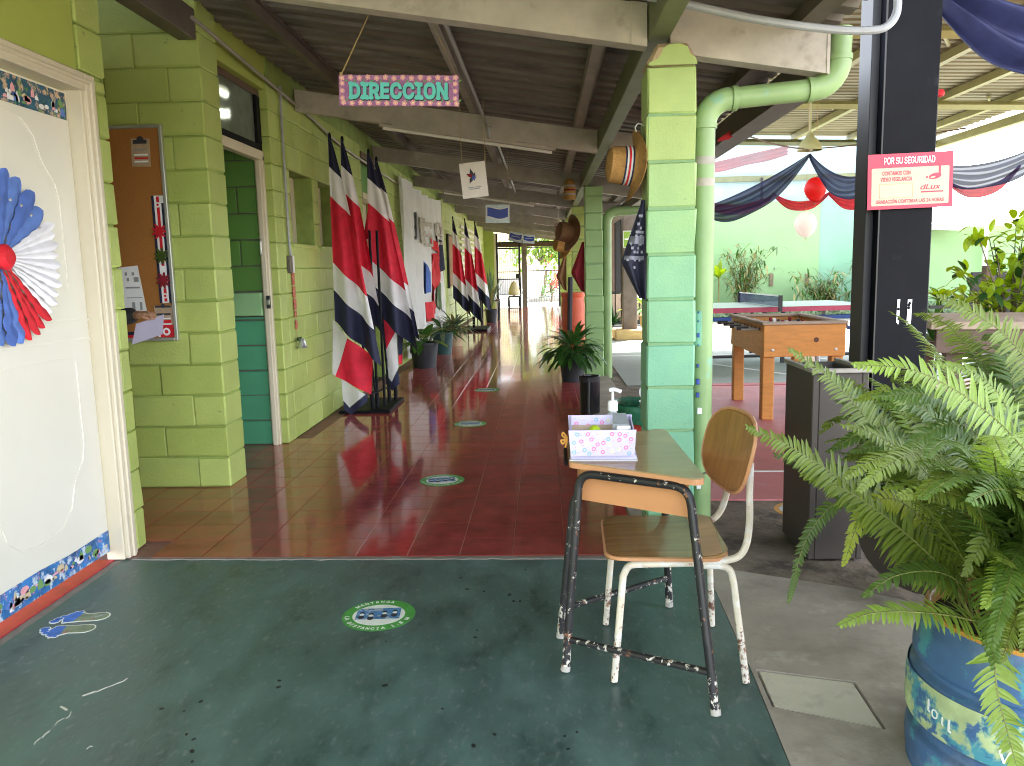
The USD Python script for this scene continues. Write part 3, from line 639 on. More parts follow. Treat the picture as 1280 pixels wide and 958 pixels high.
obj('inner_door', MB().box(-2.26, -2.22, 9.37, 10.23, 0.02, 2.19, .004), 'cream_paint', lw)
obj('inner_door', MB().box(-2.26, -2.22, 16.22, 16.98, 0.02, 2.28, .004), 'olive_steel', lw)
obj('pilaster', MB().box(WX, WX+.10, 15.95, 16.18, 0, 2.75, .006), 'green_paint_deep', lw)
obj('back_wall', MB().box(-5.4, -5.3, 9, 29, 0, 3), 'room_wall', lw)
lv = MB()
for k in range(9): lv.add(*cbox(WX+.005, WX+.05, 20.2, 25.2, 1.2+k*.15, 1.27+k*.15, .004))
obj('louvre', lv, 'louvre', lw, label='pale horizontal louvres far along the wall')
bb = thing('bulletin_board', 'narrow tan board hanging on the far part of the corridor wall', 'board')
obj('board', MB().box(WX+.01, WX+.04, 17.4, 19.4, 1.0, 2.1), 'board_tan', bb); obj('frame', MB().box(WX+.005, WX+.055, 17.3, 17.4, .97, 2.13).box(WX+.005, WX+.055, 17.4, 19.4, 2.1, 2.13), 'black', bb)
# conduit, switch and ribbon
cd = thing('wall_conduit', 'thin grey conduit running down the green wall to a switch', 'conduit')
cp = at(352, 235, x=WX+.02)
obj('conduit_pipe', MB().tube(smoothpath([(WX+.02, 6.50, 2.82), (WX+.02, 6.49, 2.4), (WX+.022, 6.49, 1.9), (WX+.018, 6.50, 1.62), (WX+.02, 6.52, 1.50)]), .010), 'grey_conduit', cd)
obj('switch_box', MB().box(WX, WX+.03, 6.46, 6.53, 1.36, 1.50, .004), 'steel_brown', cd); obj('switch', MB().box(WX, WX+.022, 6.54, 6.60, 1.36, 1.50, .004), 'white_paint', cd)
rb = thing('hanging_ribbon', 'rust red patterned ribbon with a silver bell hanging below the switch', 'ribbon')
for k, (z0, z1) in enumerate(((1.26, 1.36), (1.16, 1.25), (1.06, 1.15), (1.0, 1.05), (.90, .97))):
    obj('ribbon_piece', MB().box(WX+.006, WX+.016, 6.545+.004*k, 6.60+.004*k-(.012 if k > 2 else 0), z0, z1, .004), 'ribbon_rust', rb)
obj('cord', MB().tube([(WX+.011, 6.58, 1.37), (WX+.011, 6.585, .80)], .003, 5), 'string', rb)
obj('bell', lathe([(.001, .08), (.018, .075), (.028, .05), (.034, .02), (.045, 0), (.02, .0)], (WX+.05, 6.585, .74), 14), 'silver', rb, smooth=40)
obj('bell_bow', MB().box(WX+.02, WX+.04, 6.54, 6.575, .80, .83, .008).box(WX+.02, WX+.04, 6.595, 6.63, .80, .83, .008), 'leaf_dark', rb)

# ================================================================== CORRIDOR ROOF
ZB = lambda x: 2.30-.162*(x-.46)
rf = thing('corridor_roof', 'low corrugated metal roof on steel rafters over the corridor', 'roof')
RY = [3.72, 6.95, 10.05, 13.15, 16.2, 19.3, 22.4, 25.5, 28.3]
def sloped(x0, x1, y0, y1, dz0, dz1):
    v = A([[x, y, ZB(x)+d] for x in (x0, x1) for y in (y0, y1) for d in (dz0, dz1)])
    return v, A([[0, 1, 3], [0, 3, 2], [4, 6, 7], [4, 7, 5], [0, 4, 5], [0, 5, 1], [2, 3, 7], [2, 7, 6], [0, 2, 6], [0, 6, 4], [1, 5, 7], [1, 7, 3]])
for i, y in enumerate(RY):
    a = MB(); hgt = .175
    a.add(*sloped(-2.06 if i else -1.35, .47, y-.04, y+.05, 0, hgt)); a.add(*sloped(.40, .468, y-.045, y-.041, -.002, hgt+.002))
    if i: a.add(*sloped(-1.25, -.2, y-.047, y-.041, -.012, .05))
    obj('rafter', a, 'steel_pale' if i in (0, 1) else 'steel_grey', rf)
    obj('rafter', MB().add(*sloped(.57, 1.25, y-.04, y+.05, -.012, hgt)).add(*sloped(1.243, 1.256, y-.043, y+.053, -.014, hgt+.002)), 'steel_pale' if i < 2 else 'steel_grey', rf)
obj('eave_beam', MB().box(.475, .565, 0.5, 29, 2.325, 2.47, .004), 'olive_steel', rf)
obj('eave_beam', MB().box(-2.15, -2.04, 0.5, 4.93, 2.745, 2.92, .004), 'steel_brown', rf)
for x in (-1.62, -.56, .31): 
    obj('purlin', MB().add(*sloped(x-.03, x+.03, 0.5, 29, .178, .25)).add(*sloped(x+.03, x+.06, 0.5, 29, .24, .25)), 'steel_brown' if x < -1 else 'steel_grey', rf)
obj('purlin', sloped(1.12, 1.2, 0.5, 29, .178, .25), 'steel_brown', rf)
yy = 0.18; n = 0
while yy < 29.2:
    y1 = yy+.82; pts = []; y = yy
    while y < y1+.03:
        pts += [(y, 0), (y+.10, 0), (y+.125, .032), (y+.165, .032)]; y += .19
    pts = A(pts); xs = A([-5.6, .9, 1.36])
    P = np.stack([np.stack([np.full(len(pts), x), pts[:, 0], ZB(x)+.262+pts[:, 1]+(.004 if n % 2 else 0)], 1) for x in xs])
    obj('roof_sheet', grid(P), 'zinc', rf); yy = y1; n += 1
obj('gutter', MB().box(1.27, 1.42, 3.95, 29, 2.20, 2.206).box(1.27, 1.276, 3.95, 29, 2.206, 2.34).box(1.414, 1.42, 3.95, 29, 2.206, 2.34).box(1.276, 1.414, 3.95, 3.956, 2.206, 2.34), 'steel_brown', rf)
obj('gutter_lip', MB().box(1.421, 1.44, 3.95, 29, 2.33, 2.35), 'steel_pale', rf)
obj('conduit_pipe', MB().tube(smoothpath([(-.52, 1.3, ZB(-.52)+.16), (-.50, 4, ZB(-.5)+.19), (-.46, 6.8, ZB(-.46)+.12), (-.44, 7.0, ZB(-.44)-.04), (-.42, 7.25, ZB(-.4)+.1), (-.42, 13, ZB(-.4)+.12)]), .013, 8), 'grey_conduit', rf)
obj('conduit_pipe', MB().tube(smoothpath([at(240, 22, x=-2.03), at(330, 98, x=-2.03), at(392, 150, x=-2.03), at(440, 192, x=-2.03), (-2.03, 14, 2.55)]), .012, 8), 'steel_grey', rf)
obj('conduit_pipe', MB().tube(smoothpath([at(800, -6, y=3.45), at(860, 6, y=3.42), at(950, 25, y=3.4), at(1040, 37, y=3.4), at(1090, 38, y=3.4), at(1110, 32, y=3.4), at(1121, 15, y=3.4), at(1122, -15, y=3.4)], 5), .016, 10), 'grey_conduit', rf)
# fluorescent fittings under the rafters
for i, (y, x0, x1) in enumerate(((6.90, -1.35, .12), (13.1, -1.6, -.1))):
    tl = thing('ceiling_lamp', ['long unlit fluorescent fitting under the second rafter', 'long unlit fluorescent fitting under a rafter far down the corridor'][i], 'lamp')
    v, f = sloped(x0, x1, y-.035, y+.01, -.035, -.014); obj('lamp_housing', (v, f), 'steel_pale', tl)
    obj('tube', MB().tube([(x0+.03, y-.012, ZB(x0)-.05), (x1-.03, y-.012, ZB(x1)-.05)], .013, 8), 'tube_light', tl)
for i, (u, v, y) in enumerate(((712, 238, 9.9), (698, 284, 14.2))):
    p = at(u, v, y=y); s = y/9.9
    q = thing('hanging_basket', ['small woven tan ornament with stripes hanging below the third rafter', 'small pale ornament hanging farther down the corridor ceiling'][i], 'ornament', (p[0], p[1], p[2]))
    obj('body', lathe([(.01, -.12), (.075, -.11), (.07, 0), (.06, .10), (.03, .13), (.01, .13)], n=14), 'straw' if i == 0 else 'cream_paint', q, smooth=40)
    for k in range(3): obj('stripe', lathe([(.074-.004*k, -.06+.05*k), (.077-.004*k, -.05+.05*k), (.073-.004*k, -.04+.05*k)], n=14), 'ink_grey' if k != 1 else 'maroon_cloth', q)
    obj('cord', MB().tube([(0, 0, .12), (0, 0, ZB(p[0])+.02-p[2])], .006, 5), 'alum', q)

# ================================================================== HANGING SIGNS
sx0, sx1 = -.985, -.392; sg_ = thing('office_sign', 'purple flowered board lettered DIRECCION hanging from the ceiling', 'sign')
so_ = at(421, 96, y=4.0); sr = at(573, 97, y=4.0); SY = 4.0
fr_ = frame(at(424, 132, y=SY), at(573, 133, y=SY)-at(424, 132, y=SY), (0, 0, 1))
W, Hh = float(np.linalg.norm(at(573, 133, y=SY)-at(424, 132, y=SY))), .142
obj('board', extrude(rect(0, W, 0, Hh), .012, fr_, -.012), 'purple_board', sg_)
fl, fy_, fg_ = MB(), MB(), MB()
def flower(x, y, r):
    for k in range(5):
        a = 2*math.pi*k/5+x*40; fl.add(*extrude(sg.Point(x+r*.62*math.cos(a), y+r*.62*math.sin(a)).buffer(r*.42, quad_segs=2), .0012, fr_))
    fy_.add(*extrude(sg.Point(x, y).buffer(r*.34, quad_segs=2), .002, fr_))
for i in range(14):
    flower(.015+i*(W-.03)/13, Hh-.014+.004*(i % 2), .0135); flower(.015+i*(W-.03)/13+.006, .014-.003*(i % 2), .0135)
    for yy in (Hh-.026, .025):
        x = .015+(i+.5)*(W-.03)/13; fg_.add(*extrude(affinity.rotate(affinity.scale(sg.Point(x, yy).buffer(.006, quad_segs=2), 1.5, .6), 40*(i % 3)), .001, fr_))
for i in range(3): flower(.016, .035+.034*i, .0125); flower(W-.016, .035+.034*i, .0125)
obj('flower_border', fl, 'flower_pink', sg_, kind='stuff'); obj('flower_centre', fy_, 'flower_yellow', sg_, kind='stuff'); obj('leaf_print', fg_, 'flower_green', sg_, kind='stuff')
def fat_letters(s, h, w, grow):
    """Chunky rounded lettering with small feet."""
    out = []; x = 0
    for ch in s:
        t = meshkit.text_mesh(ch, h, .002, True); sec = so.unary_union([sg.Polygon(t.vertices[f][:, :2]) for f in t.faces if abs(t.vertices[f][:, 2]).max() < 1e-9])
        b = sec.bounds; sec = affinity.translate(sec, x-b[0], 0); b = sec.bounds
        if ch in 'DIRN':
            for q in ((b[0]+h*.10, 0), (b[0]+h*.10, h)): sec = sec.union(affinity.scale(sg.Point(q).buffer(h*.15, quad_segs=3), 1.2, .55))
        if ch in 'RNI':
            sec = sec.union(affinity.scale(sg.Point(b[2]-h*.10, 0).buffer(h*.15, quad_segs=3), 1.2, .55))
        out.append(sec.buffer(grow*h, quad_segs=3)); x = b[2]+h*.17
    g = so.unary_union(out); b = g.bounds
    return affinity.translate(affinity.scale(g, w/(b[2]-b[0]), 1, origin=(b[0], 0)), -b[0], 0)
lt = fat_letters('DIRECCION', .066, W*.84, .05)
obj('letter_shadow', extrude(affinity.translate(lt.buffer(.002), W*.08+.002, .033), .0016, fr_), 'ink', sg_)
obj('lettering', extrude(affinity.translate(lt, W*.08, .036), .0055, fr_), 'aqua_letter', sg_)
L0, R0 = fr_[0]+fr_[1].T@A([.012, Hh, 0]), fr_[0]+fr_[1].T@A([W-.012, Hh, 0]); top = A([-.72, 4.03, ZB(-.72)+.27])
obj('hanging_string', MB().tube([L0, L0+(top-L0)*.5+A([0, 0, -.003]), top], .003, 5), 'string', sg_)
obj('knot', MB().tube([L0-A([0, 0, .004]), L0+A([0, 0, .012])], .008, 6), 'string', sg_)
obj('hanging_string', MB().tube([R0, A([-.60, 4.03, ZB(-.6)+.27])], .0012, 4), 'string', sg_)

def card(name, label, pts, y, mat, cat='card', group=None):
    P = [at(u, v, y=y) for u, v in pts]; f = frame(P[3], P[2]-P[3], P[0]-P[3])
    w, h = np.linalg.norm(P[2]-P[3]), np.linalg.norm(P[0]-P[3])
    t = thing(name, label, cat, group=group)
    obj('card', extrude(rect(0, w, 0, h), .003, f, -.003), mat, t)
    zt = ZB(P[0][0])+.02
    obj('hanging_thread', MB().tube([P[0]+A([.01, 0, -.005]), A([P[0][0]+.01, P[0][1], zt])], .0015, 4).tube([P[1]+A([-.01, 0, -.005]), A([P[1][0]-.01, P[1][1], zt])], .0015, 4), 'string', t)
    return t, f, w, h
t, f, w, h = card('star_card', 'white card with a red and blue star emblem hanging from the ceiling', [(575, 205), (608, 202), (611, 245), (579, 249)], 5.6, 'card_white')
cxx, cyy = w*.46, h*.60
def ray_(a, l, wd): 
    a = math.radians(a); d = A([math.cos(a), math.sin(a)]); n = A([-d[1], d[0]])*wd
    return sg.Polygon([(cxx-n[0]*.5, cyy-n[1]*.5), (cxx+d[0]*l*.45+n[0]*-1, cyy+d[1]*l*.45-n[1]), (cxx+d[0]*l, cyy+d[1]*l), (cxx+d[0]*l*.45+n[0], cyy+d[1]*l*.45+n[1]), (cxx+n[0]*.5, cyy+n[1]*.5)])
obj('star_emblem', extrude(so.unary_union([ray_(100, h*.24, .012), ray_(48, h*.15, .008), ray_(242, h*.22, .012), ray_(22, h*.12, .005)]), .001, f), 'ink', t)
obj('star_emblem', extrude(ray_(152, h*.19, .012), .0014, f), 'maroon_cloth', t)
obj('star_emblem', extrude(so.unary_union([ray_(2, h*.13, .006), ray_(330, h*.14, .007), ray_(295, h*.15, .008), ray_(268, h*.13, .006)]), .0012, f), 'wave_blue', t)
b = MB()
for yy, x0, x1 in ((.28, .24, .46), (.28, .50, .76), (.235, .30, .70)): b.add(*extrude(rect(w*x0, w*x1, h*yy, h*(yy+.025)), .001, f))
obj('caption', b, 'ink_grey', t)
for i, (pts, y) in enumerate((([(607, 256), (637, 256), (637, 279), (607, 279)], 8.0), ([(636, 289), (653, 291), (652, 304), (635, 301)], 13.2), ([(653, 293), (668, 295), (668, 305), (653, 304)], 15.0))):
    t, f, w, h = card('wave_card', ['nearest and largest card with a blue wave hanging from the ceiling', 'middle one of the three blue wave cards, hanging over the far corridor', 'small blue wave card hanging just right of another, farthest away'][i], pts, y, 'card_mint')
    xs = np.linspace(w*.07, w*.93, 14); up = h*.80+h*.06*np.sin((xs/w)*6.0+1.2); lo = h*.30+h*.07*np.sin((xs/w)*6.0+1.2)
    wv = sg.Polygon(list(zip(xs, up))+list(zip(xs[::-1], lo[::-1])))
    obj('wave_border', extrude(wv.buffer(h*.05), .0008, f), 'card_white', t); obj('wave', extrude(wv, .0016, f), 'wave_blue', t)
    if i: obj('wave_line', extrude(rect(w*.2, w*.8, h*.52, h*.58), .0022, f), 'card_mint', t)

# ================================================================== COLUMNS, PIPES
def column(x0, y0, w, top, label, mat, skin=True, Hc=.2):
    c = thing('block_column', label, 'column')
    obj('core', MB().box(x0+.006, x0+w-.006, y0+.006, y0+w-.006, -.05, top-.01), 'column_joint', c)
    z = 0; k = 0
    while z < top-.02:
        z1 = min(z+Hc, top); j = RNG.normal(0, .0022, 4)
        v, f = cbox(x0+j[0], x0+w+j[1], y0+j[2], y0+w+j[3], z+.0022, z1-.0022, .008)
        obj('block', (v+RNG.normal(0, .0018, v.shape), f), mat if isinstance(mat, str) else mat[min(k, len(mat)-1)], c); z = z1; k += 1
    return c
H1 = .2
c1 = column(.462, 3.62, .216, 2.20, 'tall near column of stacked green blocks with the hat hung on it', ['column_coat_'+q for q in 'aaabbccdeff']+['column_yellow']*2)  # courses step from cool to warm with height, light painted into them
# broken corner of bare block at its head
v, f = cbox(.462, .68, 3.618, 3.836, 2.20, 2.295, .02); v = v.copy(); v[:, 0] = .571+(v[:, 0]-.571)*np.where(v[:, 2] > 2.25, .70, 1)
obj('capital', (v, f), 'column_bare', c1, label='chipped bare block head')
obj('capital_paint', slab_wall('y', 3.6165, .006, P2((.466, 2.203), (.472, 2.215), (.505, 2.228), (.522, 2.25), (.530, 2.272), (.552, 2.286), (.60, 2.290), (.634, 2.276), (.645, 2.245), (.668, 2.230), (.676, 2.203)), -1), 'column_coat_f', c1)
column(.515, 9.91, .215, 2.32, 'middle green block column with a drain pipe at its side', 'column_paint')
column(.47, 13.1, .215, 2.32, 'yellow green column behind the middle one with a brown hat on it', 'green_paint_pale')
column(.47, 16.3, .215, 2.32, 'farthest green block column along the corridor edge', 'green_paint_deep')
column(.47, 22.5, .215, 2.32, 'last block column beside the gate end of the corridor', 'green_paint_deep')
dp = thing('drain_pipe', 'thick green painted drain pipe bending along the near column', 'drain pipe')
px, py, r = .735, 3.75, .047
obj('pipe', MB().tube([(px, py, -.05), (px, py, 1.98)], r, 20), 'pipe_paint', dp, smooth=50)
el = [(px, py, 1.97)]+[(px+.11-.11*math.cos(a), py, 1.97+.11*math.sin(a)) for a in np.linspace(0.2, math.pi/2, 7)]
obj('elbow', MB().tube(el, r*1.10, 20), 'pipe_paint', dp, smooth=50)
obj('pipe', MB().tube([(px+.10, py, 2.08), (px+.48, py-.02, 2.105)], r, 20), 'pipe_paint', dp, smooth=50)
ex = px+.46; el = [(ex, py-.02, 2.105)]+[(ex+.12*math.sin(a), py-.02, 2.105+.12-.12*math.cos(a)) for a in np.linspace(.15, math.pi/2, 7)]
obj('elbow', MB().tube(el, r*1.10, 20), 'pipe_paint', dp, smooth=50)
obj('pipe', MB().tube([(ex+.12, py-.02, 2.21), (ex+.125, py-.02, 2.36)], r, 20), 'pipe_paint', dp, smooth=50)
for p, d in (((px, py, 1.965), (0, 0, 1)), ((px+.13, py, 2.081), (1, 0, 0)), ((ex-.005, py-.02, 2.104), (1, 0, .05)), ((ex+.12, py-.02, 2.235), (0, 0, 1))):
    p, d = A(p), A(d, float); obj('collar', MB().tube([p-d*.012, p+d*.012], r*1.17, 20), 'pipe_paint', dp, smooth=50)
obj('strap', MB().tube([(px, py, 1.70), (px, py, 1.735)], r*1.03, 20), 'steel_pale', dp, smooth=50); obj('strap', MB().tube([(px, py, 1.795), (px, py, 1.83)], r*1.03, 20), 'steel_grey', dp, smooth=50)
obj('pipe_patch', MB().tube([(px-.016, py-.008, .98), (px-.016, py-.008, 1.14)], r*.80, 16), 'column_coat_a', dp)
dd = MB()
for z, w in ((1.02, .012), (.88, .010), (.80, .016), (.74, .014), (1.13, .006), (1.09, .005), (.98, .005)): dd.add(*cbox(px-.028-w/2, px-.028+w/2, py-r-.003, py-r+.012, z, z+w*1.6, .002))
obj('paint_drips', dd, 'wave_blue', dp, kind='stuff')
for z in (.66, .30): obj('paper_scrap', MB().box(px-.03, px-.008, py-r-.002, py-r+.010, z, z+.03, .003), 'white_paint', dp)
obj('wire_tie', MB().tube([(px-.05, py-.04, .385), (px-.02, py-r-.006, .37), (px+.02, py-r-.006, .385), (px+.05, py-.03, .375)], .004, 6), 'steel_brown', dp)
d2 = thing('drain_pipe', 'green drain pipe standing right of the middle column', 'drain pipe')
obj('pipe', MB().tube([(.79, 10.02, -.05), (.79, 10.02, 1.92)], .055, 16), 'pipe_paint', d2, smooth=50)
obj('elbow', MB().tube([(.79, 10.02, 1.9)]+[(.79+.12-.12*math.cos(a), 10.02, 1.9+.12*math.sin(a)) for a in np.linspace(.2, math.pi/2, 6)], .06, 16), 'pipe_paint', d2, smooth=50)
obj('pipe', MB().tube([(.90, 10.02, 2.02), (1.36, 10.02, 2.03), (1.40, 10.02, 2.08), (1.40, 10.02, 2.25)], .055, 16), 'pipe_paint', d2, smooth=50)

# straw hat, headscarf and the things hung on farther columns
def hat(name, label, c, tilt, mat, s=1.0, band=True):
    t = thing(name, label, 'hat')
    prof = [(.001, .165), (.075, .162), (.108, .145), (.114, .08), (.118, .01), (.13, -.004), (.185, -.020), (.215, -.010), (.214, -.014), (.184, -.026), (.128, -.012), (.10, .0)]
    v, f = lathe([(a*s, b*s) for a, b in prof], n=40); th = np.arctan2(v[:, 1], v[:, 0]); rr = np.hypot(v[:, 0], v[:, 1])
    v[:, 2] += .03*s*np.cos(2*th)*np.clip((rr/s-.11)/.1, 0, 1); m = trimesh.transformations.euler_matrix(*tilt)[:3, :3]
    obj('straw_body', (v@m.T+A(c), f), mat, t, smooth=50)
    if band:
        for k, (z, mm) in enumerate(((.012, 'navy_cloth'), (.022, 'white_cloth'), (.032, 'red_cloth'), (.046, 'white_cloth'), (.056, 'navy_cloth'))):
            q = .1192-.05*z; v, f = lathe([(q*s, z*s), ((q+.0012)*s, (z+.005)*s), ((q-.0005)*s, (z+.011)*s)], n=40); obj('band', (v@m.T+A(c), f), mm, t)
    return t
hc = at(786, 214, y=3.70)
t = hat('straw_hat', 'tan straw hat with red and blue striped band on the near column', (.418, 3.765, 1.80), (0, math.radians(-84), math.radians(4)), 'straw', .74)
obj('wire_hook', MB().tube(smoothpath([(.455, 3.66, 1.96), (.43, 3.66, 1.97), (.415, 3.66, 1.955), (.42, 3.66, 1.935)]), .003, 6), 'alum', t)
def scarf(label, x, y, z0, z1, w, mat, prints=None):
    t = thing('headscarf', label, 'scarf'); n, m = 14, 26; P = np.zeros((m, n, 3))
    for j in range(m):
        q = j/(m-1); ww = w*(.10+.95*q if q < .62 else .10+.95*.62-(q-.62)*1.35); ww = max(ww, .02)
        for i in range(n):
            s = i/(n-1); P[j, i] = (x-ww*(1-s), y+.022*math.sin(s*9+q*3)*(.3+q)-.01, z0+(z1-z0)*q+.05*(1-s)*w*q)
    obj('cloth', grid(P), mat, t, smooth=True)
    if prints:
        fr2 = []
        for j0, j1, mm in ((9, 11, prints), (14, 15, prints)): obj('print', grid(P[j0:j1+1, 1:-1]+A([0, -.003, 0])), mm, t, smooth=True)
        b = MB()
        for k in range(26):
            j, i = random.randint(4, 17), random.randint(2, n-3); p = P[j, i]; b.add(*cbox(p[0]-.006, p[0]+.006, p[1]-.005, p[1]-.002, p[2]-.006, p[2]+.006))
        obj('print', b, prints, t, kind='stuff')
    return t
scarf('dark navy printed headscarf hanging under the straw hat on the near column', .458, 3.66, 1.64, 1.20, .155, 'bandana', 'bandana_print')
hat('straw_hat', 'dark brown straw hat on the yellow green column behind', (.44, 13.0, 2.0-.10), (0, math.radians(-80), math.radians(20)), 'straw_dark', 1.35, False)
scarf('maroon headscarf hanging beside the middle column', .505, 9.98, 1.66, 1.05, .24, 'maroon_cloth')
hat('straw_hat', 'small orange brown hat on the farthest columns', (.43, 16.2, 1.80), (0, math.radians(-80), math.radians(20)), 'straw', 1.3, False)
scarf('dark brown cloth hanging on the farthest columns', .46, 16.2, 1.62, .9, .30, 'straw_dark')

# ================================================================== FLAGS
def flag(label, x, y, ztop, L, wmax, seed, foot=(.01, .06), lean=0.0, k=1.0, polex=.0, kn=1.7, tail=None, w0=.012, pw=.78):
    """A flag hanging in folds from the head of its pole; rows of the cloth follow the stripes."""
    t = thing('flag', label, 'flag'); rg = np.random.default_rng(seed)
    st = [('navy_cloth', 'blue_stripe', 0, .17), ('white_cloth', 'white_stripe', .17, .325), ('red_cloth', 'red_stripe', .325, .68), ('white_cloth', 'white_stripe', .68, .83), ('navy_cloth', 'blue_stripe', .83, 1.0)]
    ph = rg.uniform(0, 6)
    for mat, nm, q0, q1 in st:
        n, ns = max(6, int((q1-q0)*70)), 26; P = np.zeros((n, ns, 3))
        for i in range(n):
            q = q0+(q1-q0)*i/(n-1); w = w0+wmax*q**pw
            for j in range(ns):
                s = j/(ns-1); fold = q*(.055*math.sin(s*kn*2*math.pi+ph+q*1.6)+.016*math.sin(s*15+q*5+ph))
                P[i, j] = (x+lean*q*L+w*s-.09*wmax*q, y-fold-.01, ztop-q*L-k*w*s)
        obj(nm, grid(P), mat, t, smooth=True)
    for pts, yy, mat, nm in (tail or []):     # the other half of the cloth, turned over behind and hanging lower
        tm = trimesh.Trimesh(*extrude(sg.Polygon(pts), .0001), process=True); tm.update_faces(tm.face_normals[:, 2] > .5); tm.remove_unreferenced_vertices()
        for _ in range(4): tm = tm.subdivide()
        W = A([at(p[0], p[1], y=yy) for p in tm.vertices[:, :2]]); W[:, 1] += .022*np.sin(W[:, 0]*26+W[:, 2]*4); obj(nm, (W, A(tm.faces)), mat, t, smooth=True)
    obj('pole', MB().tube([(x+foot[0], y+foot[1], .03), (x+polex+.005, y+.03, ztop-.03)], .011, 10), 'black_steel', t, smooth=50)
    obj('finial', lathe([(.001, .05), (.010, .04), (.016, .015), (.012, 0), (.011, -.02)], (x+polex+.005, y+.03, ztop-.03), 12), 'black_steel', t, smooth=50)
    return t
q5 = lambda *p: [(250+a/3.832, 300+b/3.832) for a, b in p]
q8 = lambda *p: [(480+a/5.99, 320+b/5.99) for a, b in p]
flag('nearest flag, its broad red, white and blue folds hanging lowest at the left', -1.925, 7.42, 2.60, 1.69, .42, 1, foot=(.235, .24), tail=[
    (q5((633, 380), (720, 480), (650, 652), (636, 640)), 7.50, 'white_cloth', 'white_stripe'), (q5((708, 470), (830, 560), (818, 742), (648, 654)), 7.495, 'red_cloth', 'red_stripe'),
    (q5((674, 660), (795, 742), (714, 806), (684, 770)), 7.50, 'white_cloth', 'white_stripe'), (q5((684, 760), (714, 803), (800, 735), (802, 775), (722, 842), (690, 815)), 7.50, 'navy_cloth', 'blue_stripe')])
flag('flag close behind the nearest one on the same stand', -1.86, 7.62, 2.60, 1.50, .36, 2, k=1.0, foot=(.20, .12))
flag('third flag, with a pale fold and thin pole at its left side', -1.71, 8.05, 2.54, 1.55, .46, 3, k=.95, foot=(.10, .05), tail=[
    (q8((-10, 400), (85, 460), (90, 570), (8, 730)), 8.13, 'red_cloth', 'red_stripe'), (q8((88, 560), (108, 840), (60, 945), (8, 880), (12, 715)), 8.12, 'white_cloth', 'white_stripe'), (q8((86, 470), (148, 520), (132, 760), (112, 800)), 8.15, 'navy_cloth', 'blue_stripe'),
    (q8((108, 745), (136, 740), (134, 812), (110, 815)), 8.14, 'red_cloth', 'red_stripe'), (q8((8, 878), (60, 943), (108, 850), (120, 955), (62, 1010), (10, 960)), 8.14, 'navy_cloth', 'blue_stripe'),
    ([(452, 302), (468, 296), (467, 332), (450, 332)], 8.2, 'white_cloth', 'white_stripe'), ([(450, 331), (467, 331), (468, 356), (457, 358)], 8.21, 'navy_cloth', 'blue_stripe'), ([(464, 236), (468, 236), (468, 298), (454, 303)], 8.22, 'red_cloth', 'red_stripe')])
flag('fourth flag, the rightmost at the near stand, in front of the white curtain', -1.685, 8.30, 2.50, 1.46, .40, 4, k=1.0, foot=(.12, -.08))
fs = thing('flag_stand', 'black metal stand holding the four near flags', 'flag stand')
obj('base', MB().box(-2.0, -1.5, 7.55, 8.35, 0, .03, .006), 'black_steel', fs)
for p in ((-1.69, 7.66), (-1.66, 7.74), (-1.61, 8.10), (-1.565, 8.22)): obj('socket', MB().tube([(p[0], p[1], .03), (p[0], p[1], .20)], .020, 10), 'black_steel', fs)
for p in ((-1.66, 7.75), (-1.60, 7.80)): obj('upright', MB().tube([(p[0], p[1], .03), (p[0], p[1], 1.75)], .013, 10), 'black_steel', fs)
obj('rail', MB().tube([(-1.69, 7.6, .18), (-1.57, 8.28, .18)], .010, 8), 'black_steel', fs)
for i, (x, y) in enumerate(((-1.95, 17.6), (-1.72, 17.9), (-1.56, 18.6))):
    flag(['left flag of the far group', 'middle flag of the far group, its blue tip nearly touching the floor', 'right flag of the far group, mostly blue in shadow'][i], x, y, 2.50-.03*i, (1.75, 1.92, 1.66)[i], .37, 11+i, k=1.1)
fb = thing('flag_stand', 'low black stand under the far group of flags', 'flag stand'); obj('base', MB().box(-2.0, -1.25, 17.6, 18.8, 0, .05, .006), 'black_steel', fb); obj('socket', MB().tube([(-1.6, 18.2, .05), (-1.6, 18.2, .3)], .03), 'black_steel', fb)

# ================================================================== CURTAIN WITH LETTERS
cu = thing('white_curtain', 'long white cloth hung on the wall with letters and flag coloured cutouts', 'curtain')
m, n = 40, 46; P = np.zeros((n, m, 3)); CY0, CY1, CZ1 = 11.4, 15.8, 2.70
def cx(y, z): return WX+.10+.045*math.sin(y*7.5+.6*math.sin(z*2))+.02*math.sin(y*17+z)+.05*(1-z/2.7)
for i in range(n):
    for j in range(m):
        y = CY0+(CY1-CY0)*i/(n-1); z = .10+(CZ1-.10)*j/(m-1)-.10*math.sin(math.pi*i/(n-1))*(j/(m-1)); P[i, j] = (cx(y, z), y, z)
obj('cloth', grid(P), 'curtain_white', cu, smooth=True)
def on_curtain(name, poly, mat, lift=.035):
    v, f = extrude(poly, .004); t3 = trimesh.Trimesh(v, f, process=False)
    for _ in range(3): t3 = t3.subdivide()
    v = A(t3.vertices); o = np.stack([[cx(a, b)+lift+d for a, b, d in v], v[:, 0], v[:, 1]], 1); obj(name, (o, A(t3.faces)), mat, cu)
for i in range(6):
    y0 = 12.15+.56*i; z0 = 1.86-.11*math.sin(math.pi*(i+.5)/6)
    b = rect(y0, y0+.42, z0, z0+.40)
    on_curtain('letter', b.difference(rect(y0+.09, y0+.34, z0+.05, z0+.16)).difference(rect(y0+.09, y0+.42 if i not in (0, 5) else y0+.30, z0+.20, z0+.33)), 'steel_pale' if i else 'ink_grey')
on_curtain('cutout', P2((12.9, .98), (13.35, 1.0), (13.5, 1.32), (13.2, 1.52), (12.9, 1.45)), 'crepe_blue_deep')
on_curtain('cutout', P2((13.05, .52), (13.6, .52), (13.6, .84), (13.05, .84)), 'crepe_red')
